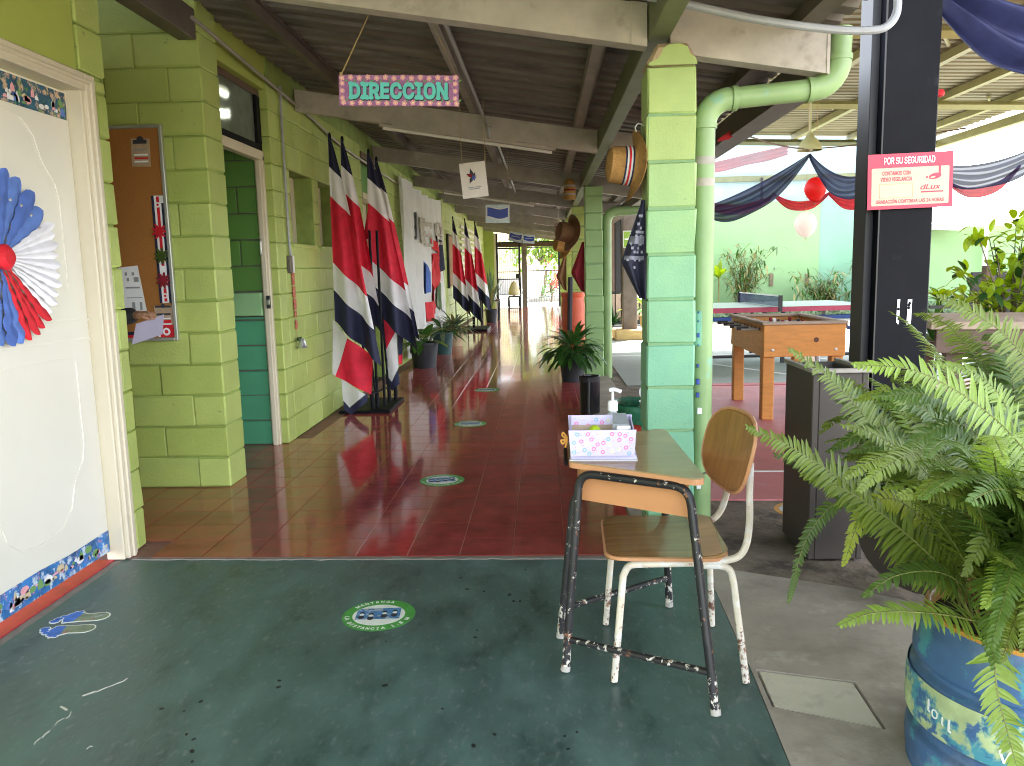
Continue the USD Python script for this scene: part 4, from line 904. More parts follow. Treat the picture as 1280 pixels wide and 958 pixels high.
on_curtain('cutout', P2((13.62, .62), (14.1, .70), (14.0, 1.0), (14.8, 1.22), (14.6, 1.68), (13.7, 1.62), (13.9, 1.25), (13.6, .95)), 'crepe_red_deep')
on_curtain('cutout', P2((13.9, 2.02), (14.2, 1.92), (14.7, 1.72), (14.5, 1.62), (14.1, 1.80)), 'crepe_red'); on_curtain('cutout', P2((14.85, 1.28), (15.3, 1.40), (15.2, 1.9), (14.75, 2.0)), 'navy_cloth'); on_curtain('cutout', P2((14.2, .75), (14.5, .6), (14.6, 1.1), (14.3, 1.15)), 'leaf_dark')

# ================================================================== PLANTS
def leaf(base, d, up, L, wd, droop, n=5, prof=(.25, .85, 1, .7, .0), fold=.15):
    d = A(d, float); d /= np.linalg.norm(d); s = np.cross(d, up); ns = np.linalg.norm(s)
    s = s/ns if ns > 1e-6 else A([1.0, 0, 0]); u = np.cross(s, d); v = []; p = A(base, float); st = L/(n-1)
    for i in range(n):
        w = wd*prof[i]; v += [p-s*w+u*w*fold, p.copy(), p+s*w+u*w*fold]
        d = d+A([0, 0, -droop/(n-1)]); d /= np.linalg.norm(d); u = np.cross(s, d); p = p+d*st
    f = []
    for i in range(n-1):
        a = 3*i; f += [[a, a+1, a+4], [a, a+4, a+3], [a+1, a+2, a+5], [a+1, a+5, a+4]]
    return A(v), A(f)
def pot(t, c, r, h, mat, taper=.8, n=24):
    obj('pot', lathe([(.001, 0), (r*taper, 0), (r, h*.92), (r*1.06, h*.92), (r*1.06, h), (r*.94, h), (r*.92, h*.9), (.001, h*.9)], c, n), mat, t, smooth=40)
    obj('soil', lathe([(.001, h*.91), (r*.93, h*.905)], c, n), 'soil', t)
def rosette(t, c, n, L, wd, droop, mats, tilt=(15, 70), seed=0, stalk=0.0):
    rg = np.random.default_rng(seed); bag = {m: MB() for m in mats}; stl = MB()
    for i in range(n):
        a = rg.uniform(0, 2*math.pi); e = math.radians(rg.uniform(*tilt)); d = A([math.cos(a)*math.cos(e), math.sin(a)*math.cos(e), math.sin(e)]); l = L*rg.uniform(.65, 1.1)
        b = A(c)+d*A([.1, .1, .1])*L*rg.uniform(0, .5)
        if stalk:
            p1 = b+d*stalk*rg.uniform(.6, 1.2); stl.tube([b, (b+p1)/2+A([0, 0, .02]), p1], .004, 5); b = p1; d = d+A([0, 0, -.35])
        bag[mats[int(rg.integers(len(mats)))]].add(*leaf(b, d, (0, 0, 1), l, wd*rg.uniform(.7, 1.2), droop*rg.uniform(.6, 1.3)))
    for k, m_ in bag.items():
        if m_.v: obj('foliage', m_, k, t, kind='stuff')
    if stl.v: obj('stem', stl, 'leaf_mid', t)
def potted(label, c, r, h, potmat, n, L, wd, droop, mats, seed, **kw):
    t = thing('potted_plant', label, 'plant'); pot(t, c, r, h, potmat); rosette(t, (c[0], c[1], c[2]+h*.9), n, L, wd, droop, mats, seed=seed, **kw); return t
potted('broad leaved plant in a black bucket below the white curtain', (-1.70, 11.2, 0), .20, .36, 'pot_black', 30, .34, .06, 1.1, ['leaf_mid', 'leaf_mid', 'frond_mid'], 3, stalk=.12)
potted('small plant in a dark green pot between two others by the wall', (-1.66, 13.0, 0), .17, .36, 'pot_green', 30, .36, .035, 1.0, ['leaf_dark', 'leaf_grey'], 4, stalk=.1)
potted('grey green bushy plant in a clay pot farthest along the wall', (-1.62, 14.4, 0), .17, .34, 'clay', 90, .50, .03, 1.3, ['leaf_grey', 'leaf_dry', 'leaf_grey'], 5)
potted('dark leafy plant in a black pot beside the middle column', (.33, 9.55, 0), .155, .31, 'pot_black', 120, .30, .035, 1.2, ['leaf_dark', 'leaf_dark', 'leaf_mid'], 6, stalk=.22, tilt=(5, 75))
potted('yellow green young plant in a clay pot far behind the near column', (2.10, 16.4, 0), .16, .36, 'sand_block', 40, .42, .06, .8, ['bush_leaf', 'leaf_mid'], 7, stalk=.35, tilt=(30, 80))
fp = thing('potted_plant', 'tall thin yellowish plant standing behind the far flags', 'plant'); pot(fp, (-1.35, 20.6, 0), .16, .34, 'pot_black'); rosette(fp, (-1.35, 20.6, .34), 16, 1.0, .03, .5, ['leaf_dry', 'leaf_grey'], (66, 88), 9)
can = thing('waste_can', 'glossy black cylindrical can standing by the middle column', 'waste can')
obj('body', lathe([(.001, 0), (.093, 0), (.095, .02), (.095, .33), (.097, .335), (.097, .345), (.088, .345), (.085, .33), (.083, .05), (.001, .05)], (.415, 7.42, 0), 32), 'glossy_black', can, smooth=40); obj('liner', lathe([(.098, .30), (.101, .345), (.09, .352), (.085, .30)], (.415, 7.42, 0), 20), 'black_plastic', can, smooth=40)
ob = thing('orange_barrel', 'tall orange barrel with a dark handle behind the plant by the columns', 'barrel')
obj('body', lathe([(.001, 0), (0.158, 0), (0.162, .05), (0.169, .3), (0.162, .5), (0.173, .52), (0.173, .56), (0.164, .58), (0.169, .8), (0.158, .93), (0.173, .95), (0.173, 1.0), (.001, 1.0)], (.42, 11.6, 0), 28), 'orange_plastic', ob, smooth=40); obj('handle', MB().tube([(.36, 11.40, .45), (.38, 11.39, 1.22)], .035, 8), 'ink', ob)
rbn = thing('red_bin', 'orange red waste bin lined with a dark green bag behind the desk', 'waste bin'); rc = (.62, 5.25, -.02)
obj('body', lathe([(.001, 0), (.15, 0), (.19, .42), (.195, .46), (.18, .46), (.14, .02)], rc, 28), 'red_plastic', rbn, smooth=40)
v, f = lathe([(.198, .36), (.205, .44), (.203, .48), (.185, .485), (.165, .40), (.001, .36)], rc, 40); v = v+RNG.normal(0, .004, v.shape); obj('bag', (v, f), 'green_bag', rbn, smooth=True)
wp = MB(); p = A(rc)+A([.03, -.04, .50])
for k in range(5): wp.add(*leaf(p+RNG.normal(0, .02, 3), RNG.normal(0, 1, 3), (0, 0, 1), .09, .03, .4))
obj('rubbish', wp, 'white_paper', rbn)
x0, y0 = 1.62, 16.2
bp = thing('brown_post', 'square brown wooden post standing on a pale block beyond the corridor', 'post'); obj('post', MB().box(1.50, 1.77, 15.3, 15.57, .16, 3.3, .01), 'brown_post', bp)
bk = thing('base_block', 'pale yellow concrete block under the brown post', 'block'); obj('block', MB().box(1.33, 1.95, 15.05, 15.8, -.03, .17, .02), 'sand_block', bk)
gs = thing('assembly_sign', 'square green sign with white arrows on the brown post', 'sign'); f = frame((1.50, 15.285, 1.70), (1, 0, 0), (0, 0, 1))
obj('plate', extrude(rect(0, .29, 0, .31), .012, f), 'green_sign', gs)
ar = MB(); ar.add(*extrude(rect(.0, .29, 0, .31).difference(rect(.012, .278, .012, .298)), .002, f, .012))
for a in (0, 90, 180, 270):
    ar.add(*extrude(affinity.rotate(P2((.145, .165), (.185, .205), (.160, .205), (.160, .27), (.130, .27), (.130, .205), (.105, .205)), a, origin=(.145, .155)), .002, f, .012))
obj('arrows', ar, 'white_paint', gs)
ds = thing('dark_shed', 'dark slatted shed standing beyond the middle column', 'shed')
obj('back_wall', MB().box(1.15, 2.4, 18.9, 19.0, 0, 2.6), 'black', ds); obj('roof', MB().add(A([[1.0, 18.0, 2.1], [2.3, 18.0, 2.75], [2.3, 19.1, 2.75], [1.0, 19.1, 2.1], [1.0, 18.0, 2.04], [2.3, 18.0, 2.69], [2.3, 19.1, 2.69], [1.0, 19.1, 2.04]]), A([[0, 1, 2], [0, 2, 3], [4, 6, 5], [4, 7, 6], [0, 4, 5], [0, 5, 1], [2, 6, 7], [2, 7, 3], [1, 5, 6], [1, 6, 2], [3, 7, 4], [3, 4, 0]])), 'yellow_steel', ds)
for k in range(9): obj('slat', MB().box(1.12+.14*k, 1.235+.14*k, 18.86, 18.89, .78, 2.5), 'plank_dark' if k % 2 else 'black', ds)
for k in range(9): obj('picket', MB().box(1.12+.14*k, 1.235+.14*k, 18.86, 18.89, .1, .72, .004), 'plank_wood', ds)
rosette(ds, (1.6, 18.6, 0), 40, .5, .03, .6, ['leaf_dark'], (30, 85), 21)

# ================================================================== THE FAR GATE AND YARD
gt = thing('corridor_gate', 'dark metal grille gate closing the far end of the corridor', 'gate'); GY = 28.5
zt = 2.35
for x in (-1.62, -.83, -.66, .56): obj('gate_post', MB().box(x-.035 if x != -.66 else x-.09, x+.035 if x != -.66 else x+.09, GY-.03, GY+.03, 0, zt+(.25 if x in (-.83, -1.62) else 0)), 'gate_black' if x != -.66 else 'brown_post', gt)
for z in (.55, .98, 1.24, 2.05, 2.25):
    if z != .55: obj('rail', MB().box(-1.6, -.85, GY-.015, GY+.015, z, z+.03 if z < 2 else z+.05), 'gate_black', gt)
    if z not in (.55, .98): obj('rail', MB().box(-.6, .54, GY-.015, GY+.015, z+.02, z+.05), 'gate_black', gt)
for i in range(11): obj('bar', MB().tube([(-1.53+.065*i, GY, .03), (-1.53+.065*i, GY, 2.05)], .006, 5), 'gate_black', gt)
for i in range(12): obj('bar', MB().tube([(-.52+.09*i, GY, .03), (-.52+.09*i, GY, 2.05)], .006, 5), 'gate_black', gt)
obj('lock_box', MB().box(-.97, -.84, GY-.06, GY+.03, 1.02, 1.18, .01), 'gate_black', gt)
eb = thing('gate_beam', 'brown timber beam and pale panels above the corridor gate', 'beam'); obj('beam', MB().box(-2.1, .6, GY+.05, GY+.2, 2.12, 2.3), 'shutter_brown', eb)
fo = thing('gate_frame_wall', 'green wall end and pale post left of the gate', 'wall'); obj('wall', MB().box(-2.1, -1.72, GY-.1, GY+.15, 0, 2.9), 'green_paint_deep', fo); obj('post', MB().box(-1.72, -1.66, GY-.08, GY+.05, 0, 2.6), 'cream_paint', fo)
st = thing('chair', 'small dark framed chair with a pale cushion beside the gate post', 'chair'); sx, sy = -.98, 26.8
for a, b in ((-.18, -.18), (.18, -.18), (-.18, .18), (.18, .18)): obj('leg', MB().box(sx+a-.02, sx+a+.02, sy+b-.02, sy+b+.02, 0, .42), 'gate_black', st)
obj('seat', MB().box(sx-.2, sx+.2, sy-.2, sy+.2, .42, .46, .01), 'gate_black', st); obj('cushion', MB().add(*lathe([(.001, .0), (.2, .05), (.18, .2), (.1, .42), (.001, .5)], (sx, sy, .46), 14)), 'house_cream', st, smooth=True); obj('stretcher', MB().box(sx-.2, sx+.2, sy-.19, sy-.17, .05, .08), 'gate_black', st)
pt = thing('plant_table', 'small dark table with pots at the left near the gate', 'table'); 
obj('top', MB().box(-1.75, -1.2, 21.6, 22.2, .50, .54), 'plank_dark', pt)
for a in (-1.72, -1.25): 
    for b in (21.63, 22.15): obj('leg', MB().box(a, a+.04, b, b+.04, 0, .5), 'gate_black', pt)
for k, x in enumerate((-1.62, -1.38)): potted(['white flowered pot on the dark table near the gate', 'right pot on the dark table near the gate'][k], (x, 21.9, .54), .09, .16, 'white_paint', 24, .3, .02, .6, ['leaf_dry', 'leaf_mid'], 31+k)
hb = thing('yard_house', 'cream house with a grey base beyond the gate at left', 'house')
obj('wall', MB().box(-9, -.9, 44, 50, .9, 4.2), 'house_cream', hb); obj('base', MB().box(-9.02, -.88, 43.95, 50.02, 0, .9), 'house_base', hb); obj('roof', MB().box(-9.6, -.3, 43.2, 51, 4.2, 4.5), 'house_roof', hb)
for x in (-3.3, -1.9): 
    w_ = obj('window', MB().box(x, x+.9, 43.9, 43.96, 1.6, 2.9), 'white_paint', hb); obj('pane', MB().box(x+.08, x+.82, 43.88, 43.9, 1.68, 2.82), 'house_base', w_)
def tree(label, x, y, h, cr, mat, n, seed, z0=.35, name='tree'):
    t = thing(name, label, 'tree' if name == 'tree' else 'shrub'); rg = np.random.default_rng(seed); tr = MB(); b = MB()
    tr.add(*tube(smoothpath([(x, y, -.05), (x+.05*h, y, h*.3), (x-.02*h, y, h*.6)]), np.linspace(.05*h/3+.03, .02, 13), 8))
    cl = []
    for k in range(12):
        a = rg.uniform(0, 6.28); rr = cr*rg.uniform(.2, .85); c = A([x+rr*math.cos(a), y+rr*math.sin(a), h*rg.uniform(z0, .95)]); cl.append(c)
        tr.add(*tube([(x, y, h*.35), (A([x, y, h*.5])+c)/2, c], [.03, .02, .006], 5))
    for i in range(n):
        c = cl[int(rg.integers(12))]+rg.normal(0, cr*.24, 3); b.add(*leaf(c, rg.normal(0, 1, 3), (0, 0, 1), cr*.16, cr*.05, .4, 3, (.4, 1, .0)))
    obj('trunk', tr, 'bark', t); obj('crown', b, mat, t, kind='stuff')
tree('leafy yellow green tree behind the right half of the gate', -.1, 36, 4.5, 1.5, 'tree_leaf', 1400, 41)
tree('green tree at the right beyond the gate', 1.3, 40, 4.5, 1.7, 'tree_leaf', 1400, 42)
tree('red leaved shrub beyond the gate', .65, 32, 1.8, .5, 'red_leaf', 500, 43, name='shrub')
tree('low green shrub below the hammock', .3, 33, 1.0, .6, 'leaf_mid', 500, 44, z0=.2, name='shrub')
hm = thing('hammock', 'white hammock hanging slanted beyond the gate', 'hammock'); P = np.zeros((14, 8, 3))
a0, a1 = at(657, 367, y=31), at(680, 340, y=31)
for i in range(14):
    for j in range(8):
        q = i/13; w = .22*math.sin(math.pi*min(max(q, .04), .96)); P[i, j] = a0+(a1-a0)*q+A([.03, .5*q, -.16*math.sin(math.pi*q)+w*(j/7-.5)*1.2])
obj('cloth', grid(P), 'hammock', hm, smooth=True); obj('rope', MB().tube([a1, a1+A([.4, .5, .5])], .02, 5).tube([a0, a0+A([-.4, 0, .4])], .02, 5), 'hammock', hm)
obj('yard_kerb', MB().box(-.6, 3, 33.6, 33.8, -.03, .12), 'house_base', kind='structure', label='low kerb across the yard beyond the gate', cat='kerb')
yf = thing('yard_fence', 'bar fence beyond the gate behind the hammock', 'fence')
for i in range(14): obj('bar', MB().tube([(-.6+.2*i, 34, 0), (-.6+.2*i, 34, 1.5)], .012, 4), 'grey_conduit', yf)
for z in (.15, 1.45): obj('rail', MB().box(-.7, 2.2, 33.98, 34.02, z, z+.04), 'grey_conduit', yf)

# ================================================================== THE PATIO
pr = thing('patio_roof', 'high corrugated metal roof with yellow steel framing over the patio', 'roof')
ZP = lambda x, y: 3.26+.035*(6.8-x)+.0*y
yy = 3.6; n = 0
for k in range(14):
    y0, y1 = 2.6+k*.855, 2.6+(k+1)*.855+.03; pts = []; y = y0  # first sheets extended out of view, past the purlins, to shade the fern
    while y < y1: pts += [(y, 0), (y+.09, 0), (y+.11, .03), (y+.15, .03)]; y += .17
    pts = A(pts); P = np.stack([np.stack([np.full(len(pts), x), pts[:, 0], ZP(x, 0)+.20+pts[:, 1]+.004*(k % 2)], 1) for x in (1.34, 3.5, 6.85)])
    obj('roof_sheet', grid(P), 'zinc_pale', pr)
for x in (1.5, 2.45, 3.4, 4.35, 5.3, 6.2): obj('purlin', MB().box(x-.03, x+.03, 3.2, 14.5, ZP(x, 0)+.10, ZP(x, 0)+.19).box(x+.03, x+.05, 3.2, 14.5, ZP(x, 0)+.10, ZP(x, 0)+.115), 'yellow_steel', pr)
for y in (4.6, 7.9, 11.2, 14.4):
    b = MB(); b.add(*tube([(1.4, y, ZP(1.4, y)+.05), (6.8, y, ZP(6.8, y)+.05)], .055, 4)); obj('beam', b, 'olive_steel' if y > 14 else 'yellow_steel', pr)
    if y < 14:
        for q in range(5): obj('brace', MB().tube([(1.5+q*1.1, y, ZP(2, y)+.02), (2.0+q*1.1, y+.9, ZP(2, y)+.1)], .02, 6), 'yellow_steel', pr)
obj('beam', MB().box(6.74, 6.84, 3.2, 14.5, ZP(6.8, 0)-.02, ZP(6.8, 0)+.10), 'yellow_steel', pr)
bc = thing('steel_column', 'black steel column carrying the red security sign', 'column')
q0 = at(1100, 230, y=4.3)[0]; q1 = at(1168, 230, y=4.3)[0]
obj('shaft', MB().box(q0, q1, 4.3, 4.55, -.1, 3.32, .006), 'black_steel', bc); obj('edge', MB().box(q0-.045, q0-.002, 4.36, 4.52, -.1, 3.3, .003), 'black', bc); obj('edge', MB().box(q0-.003, q0+.004, 4.294, 4.30, -.1, 3.3), 'black_steel_edge', bc)
for u0, u1 in ((1120, 1125), (1133, 1140)):
    a, c = at(u0, 406, y=4.297), at(u1, 374, y=4.297); pg = P2((a[0], a[2]), (c[0], a[2]+.003), (c[0]+.001, c[2]), (a[0]+.002, c[2]-.002))
    for q in range(3): pg = pg.difference(sg.Point(random.uniform(a[0], c[0]), random.uniform(a[2], c[2])).buffer(.008, quad_segs=2))
    obj('torn_label', slab_wall('y', 4.2965, .0015, pg, -1), 'white_paper', bc)
ss = thing('security_sign', 'red and cream sign reading POR SU SEGURIDAD on the black column', 'sign')
S = [at(u, v, y=4.28) for u, v in ((1085, 194), (1192, 187), (1190, 258), (1084, 263))]
f = frame(S[3], S[2]-S[3], S[0]-S[3]); w, h = float(np.linalg.norm(S[2]-S[3])), float(np.linalg.norm(S[0]-S[3]))
obj('plate', extrude(rect(0, w, 0, h), .004, f, -.004), 'sign_red', ss); obj('panel', extrude(rect(w*.045, w*.955, h*.065, h*.745).buffer(-.006).buffer(.006, quad_segs=3), .0012, f), 'sign_cream', ss)
def stext(s, x, y, hh, mat, sx=.75, z=.0014, bold=True):
    o = f[0]+f[1].T@A([x, y, z]); obj('lettering', text(s, hh, (o, f[1]), .001, bold, True, sx), mat, ss)
def fit(s, hh, wd, bold=True):
    v = meshkit.text_mesh(s, hh, .001, bold).vertices; return wd/(v[:, 0].max()-v[:, 0].min())
for s, x, y, hh, wd, mt in (('POR SU SEGURIDAD', .485*w, .815*h, .115*h, .60*w, 'white_paint'), ('CONTAMOS CON', .335*w, .615*h, .070*h, .33*w, 'sign_red'), ('VIDEO VIGILANCIA', .335*w, .505*h, .070*h, .37*w, 'sign_red'), ('GRABACIÓN CONTINUA LAS 24 HORAS', .50*w, .105*h, .062*h, .80*w, 'sign_red')):
    stext(s, x, y, hh, mt, fit(s, hh, wd))
obj('frame_line', extrude(rect(.14*w, .53*w, .20*h, .455*h).difference(rect(.143*w, .527*w, .205*h, .45*h)), .0008, f, .0012), 'drum_rim', ss)
lg = meshkit.text_mesh('dLux', .085*h, .001, True); v = A(lg.vertices); v[:, 0] = (v[:, 0]+.25*v[:, 1])*fit('dLux', .085*h, .23*w); v[:, 0] += .755*w-v[:, 0].mean(); v[:, 1] += .335*h; v[:, 2] += .0014
obj('logo_lettering', place((v, A(lg.faces)), f), 'sign_red', ss); obj('logo_line', extrude(rect(.63*w, .89*w, .275*h, .30*h), .001, f, .0012), 'sign_red', ss)
camb = affinity.rotate(affinity.scale(sg.Point(.79*w, .565*h).buffer(.1, quad_segs=6), .075*w/.1, .055*h/.1), 12).union(rect(.83*w, .855*w, .60*h, .78*h)).difference(affinity.rotate(affinity.scale(sg.Point(.765*w, .545*h).buffer(.1, quad_segs=5), .03*w/.1, .018*h/.1), 12)).union(sg.Point(.695*w, .55*h).buffer(.012*w))
obj('camera_emblem', extrude(camb, .001, f, .0012), 'sign_red', ss)
wbn = thing('waste_bin', 'tall dark brown open topped bin at the edge of the concrete', 'waste bin')
obj('side', MB().box(1.205, 1.235, 3.62, 4.02, -.02, .86, .004), 'bin_brown', wbn); obj('side', MB().box(1.425, 1.455, 3.62, 4.02, -.02, .86, .004), 'bin_brown', wbn); obj('side', MB().box(1.235, 1.425, 3.62, 3.65, -.02, .86, .004), 'bin_brown', wbn); obj('side', MB().box(1.235, 1.425, 3.99, 4.02, -.02, .86, .004), 'bin_brown', wbn)
obj('rim', MB().box(1.195, 1.465, 3.605, 3.63, .855, .875, .003).box(1.195, 1.22, 3.63, 4.03, .855, .875, .003).box(1.44, 1.465, 3.63, 4.03, .855, .875, .003), 'steel_grey', wbn)
ub = thing('metal_tub', 'old tilted metal tub lying behind the fern', 'tub'); tv, tf_ = lathe([(.20, 0), (.22, .30), (.225, .31), (.205, .31), (.19, .02), (.001, .02), (.001, 0), (.20, 0)], n=28); Rm = trimesh.transformations.euler_matrix(math.radians(-68), 0, math.radians(-50))[:3, :3]
obj('shell', (tv@Rm.T+A([1.42, 3.10, .20]), tf_), 'bin_brown', ub, smooth=40)
# table football
fbx = thing('football_table', 'wooden table football game standing on the pink floor', 'game table'); X0, X1, Y0, Y1 = 1.90, 2.60, 7.0, 8.22
for a, b, c, d in ((X0, X1, Y0, Y0+.03), (X0, X1, Y1-.03, Y1)): obj('side_panel', MB().box(a, b, c, d, .54, .82, .005), 'pine_wood', fbx)
for a, b in ((X0, X0+.03), (X1-.03, X1)): obj('side_panel', MB().box(a, b, Y0+.03, Y1-.03, .54, .82, .005), 'pine_wood', fbx)
for q in ((X0-.015, X1+.015, Y0-.015, Y0+.06), (X0-.015, X1+.015, Y1-.06, Y1+.015)): obj('rim', MB().box(*q, .82, .845, .004), 'plank_wood', fbx)
for q in ((X0-.015, X0+.05, Y0+.06, Y1-.06), (X1-.05, X1+.015, Y0+.06, Y1-.06)): obj('rim', MB().box(*q, .82, .845, .004), 'plank_wood', fbx)
obj('pitch', MB().box(X0+.03, X1-.03, Y0+.03, Y1-.03, .64, .66), 'field_green', fbx)
for a in (X0+.005, X1-.105):
    for b in (Y0+.03, Y1-.13): obj('leg', MB().box(a, a+.10, b, b+.10, -.02, .54, .005), 'pine_wood', fbx)
for i in range(8):
    y = Y0+.14+i*.133; rd = obj('rod', MB().tube([(X0-.16, y, .775), (X1+.14, y, .775)], .008, 8), 'steel_grey', fbx); obj('grip', MB().tube([(X0-.17, y, .775), (X0-.07, y, .775)] if i % 2 else [(X1+.06, y, .775), (X1+.16, y, .775)], .016, 8), 'black_plastic' if i else 'pp_blue', rd)
    for q in range(3 if i % 3 else 2): obj('player', MB().box(X0+.15+q*.19, X0+.175+q*.19, y-.012, y+.012, .68, .815, .003), ('white_paint', 'maroon_cloth', 'black_plastic')[i % 3], rd)
    obj('bushing', place(lathe([(.001, .006), (.014, .006), (.016, 0)], n=8), frame((X0-.002, y, .775), (0, 1, 0), (0, 0, -1))), 'black_plastic', rd)
for u in (X0+.08, X1-.08): obj('bolt', place(lathe([(.001, .006), (.012, .004), (.014, 0)], n=10), frame((u, Y0-.001, .60), (1, 0, 0), (0, 0, 1))), 'alum', fbx)
obj('knot', place(lathe([(.001, .0006), (.022, .0004)], n=12), frame((X0+.45, Y0-.001, .685), (1, 0, 0), (0, 0, 1))), 'knot', fbx)
# table tennis
tt = thing('table_tennis_table', 'pale green table tennis table with a blue net on the court', 'game table')
R0 = (2.15, 11.0); rot = math.radians(4)
def rt(v, f): 
    v = A(v, float).copy(); c, s = math.cos(rot), math.sin(rot); x, y = v[:, 0].copy(), v[:, 1].copy(); v[:, 0] = R0[0]+c*x-s*y; v[:, 1] = R0[1]+s*x+c*y; return v, f
for i, (a, b) in enumerate(((-.35, 1.02), (1.03, 2.40))):
    obj('table_half', rt(*cbox(a, b, 0, 1.52, .735, .76)), 'pp_green', tt); obj('edge', rt(*cbox(a, b, -.012, -.001, .69, .757)), 'pp_edge', tt)
    for x in (a+.1, b-.15):
        for y in (.08, 1.4): obj('leg', rt(*cbox(x, x+.045, y, y+.045, -.02, .69)), 'black', tt)
    obj('brace', rt(*tube([(a+.12, .1, .08), (b-.13, .1, .08)], .022, 8)), 'black', tt); obj('brace', rt(*tube([(a+.12, .1, .6), (b-.13, .1, .6)], .03, 8)), 'pp_blue', tt)
obj('net', rt(*cbox(1.02, 1.03, -.12, 1.64, .765, .90)), 'net_blue', tt); obj('net_tape', rt(*cbox(1.017, 1.033, -.12, 1.64, .90, .915)), 'white_paint', tt)
for y in (-.13, 1.64): obj('net_post', rt(*cbox(1.0, 1.05, y-.015, y+.015, .70, .92)), 'black', tt)
cw = thing('curved_toy', 'grey curved tube and pale panel standing behind the football table', 'play frame'); obj('tube', MB().tube(smoothpath([(2.66, 8.6, .60), (2.74, 8.58, .68), (2.82, 8.56, .60), (2.88, 8.55, .40), (2.90, 8.54, -.02)]), .025, 10), 'grey_conduit', cw); obj('panel', MB().box(2.78, 3.0, 8.9, 8.93, -.02, .72, .01), 'fascia', cw)
# wooden counter with plants at the right
wt = thing('plank_table', 'weathered plank table at the right edge behind the fern', 'table')
for k in range(5): obj('plank', (lambda vf: (vf[0]@A([[math.cos(-.22), math.sin(-.22), 0], [-math.sin(-.22), math.cos(-.22), 0], [0, 0, 1]])+A([2.19, 4.62, 0]), vf[1]))(cbox(0, 1.7, .005+.17*k, .165+.17*k, .955+.002*(k % 2), 1.0, .004)), 'plank_wood', wt)
rtm = A([[math.cos(-.22), math.sin(-.22), 0], [-math.sin(-.22), math.cos(-.22), 0], [0, 0, 1]])
obj('apron', (cbox(.03, 1.7, .01, .05, .82, .953, .004)[0]@rtm+A([2.19, 4.62, 0]), _cf), 'plank_dark', wt)
for a in (.1, 1.5):
    for b in (.08, .72): obj('leg', (cbox(a, a+.09, b, b+.09, -.03, .82, .004)[0]@rtm+A([2.19, 4.62, 0]), _cf), 'plank_dark', wt)
bs = thing('leafy_bush', 'bright yellow green bush rising behind the plank table at the right edge', 'plant'); bcn = A([3.30, 5.80, .62]); pot(bs, bcn+A([0, 0, -.65]), .2, .70, 'steel_grey')
rg = np.random.default_rng(5); bl, bd = MB(), MB(); tw = MB()
for k in range(44):
    a = rg.uniform(0, 6.28); c = bcn+A([.40*math.cos(a)*rg.uniform(.2, 1), .46*math.sin(a)*rg.uniform(.2, 1), rg.uniform(.30, .98)]); tw.add(*tube([bcn+A([0, 0, .13]), (bcn+c)/2+A([0, 0, .10]), c], [.008, .006, .003], 5))
    for q in range(12): (bl if rg.random() < .8 else bd).add(*leaf(bcn+(c-bcn)*(1 if q < 7 else rg.uniform(.55, .95))+rg.normal(0, .04, 3), rg.normal(0, 1, 3)+A([0, 0, .2]), (0, 0, 1), rg.uniform(.09, .15), .028, .7))
obj('leaf', bl, 'bush_leaf', bs, kind='stuff'); obj('leaf', bd, 'leaf_dark', bs, kind='stuff'); obj('branch', tw, 'bark', bs)
# back wall, transparent sheeting and garden
wl = thing('back_wall', 'long pale green wall at the back of the patio garden', 'wall')
obj('wall_panel', MB().box(1.9, 7.05, 21, 21.25, -.1, 2.9), 'wall_mint', wl); obj('wall_panel', MB().box(7.05, 9.4, 21.02, 21.25, -.1, 2.9), 'wall_mint2', wl); obj('wall_panel', MB().box(9.4, 20, 20.9, 21.2, -.1, 2.15), 'wall_mint', wl)
obj('fascia', MB().box(8.9, 20, 20.3, 20.5, 2.16, 2.36, .01), 'fascia', wl)
for x in (9.3, 11.05, 14): obj('wall_pipe', MB().tube([(x, 20.7, 0), (x, 20.7, 2.2)], .055, 10), 'white_paint', wl)
for u in (964, 1009): c = at(u, 350, y=20.98); obj('vent_slot', MB().box(c[0]-.05, c[0]+.05, 20.96, 20.995, c[2]-.16, c[2]+.16, .01), 'bark', wl)
sh = thing('clear_sheeting', 'pale translucent sheeting above the back wall', 'screen')
obj('sheet', MB().box(2.0, 9.3, 21.3, 21.31, 2.92, 4.9), 'pane_sheet', sh); obj('rail', MB().box(2.0, 9.4, 21.1, 21.2, 3.42, 3.56), 'olive_steel', sh)
for x in (5.55, 6.95): obj('stay', MB().box(x, x+.05, 21.0, 21.06, 2.85, 3.5), 'black', sh)
lw_ = MB(); rg = np.random.default_rng(77)
hs = thing('side_shed_roof', 'bit of grey pitched roof at the right behind the black column', 'roof'); c = at(1175, 268, y=20); obj('roof_sheet', MB().add(A([c+A([-.4, 0, -.35]), c+A([.6, 0, .2]), c+A([.9, 0, -.1]), c+A([.5, 0, -.4]), c+A([-.4, 1.5, -.35]), c+A([.6, 1.5, .2]), c+A([.9, 1.5, -.1]), c+A([.5, 1.5, -.4])]), A([[0, 1, 2], [0, 2, 3], [4, 6, 5], [4, 7, 6], [0, 4, 5], [0, 5, 1], [1, 5, 6], [1, 6, 2]])), 'house_base', hs)
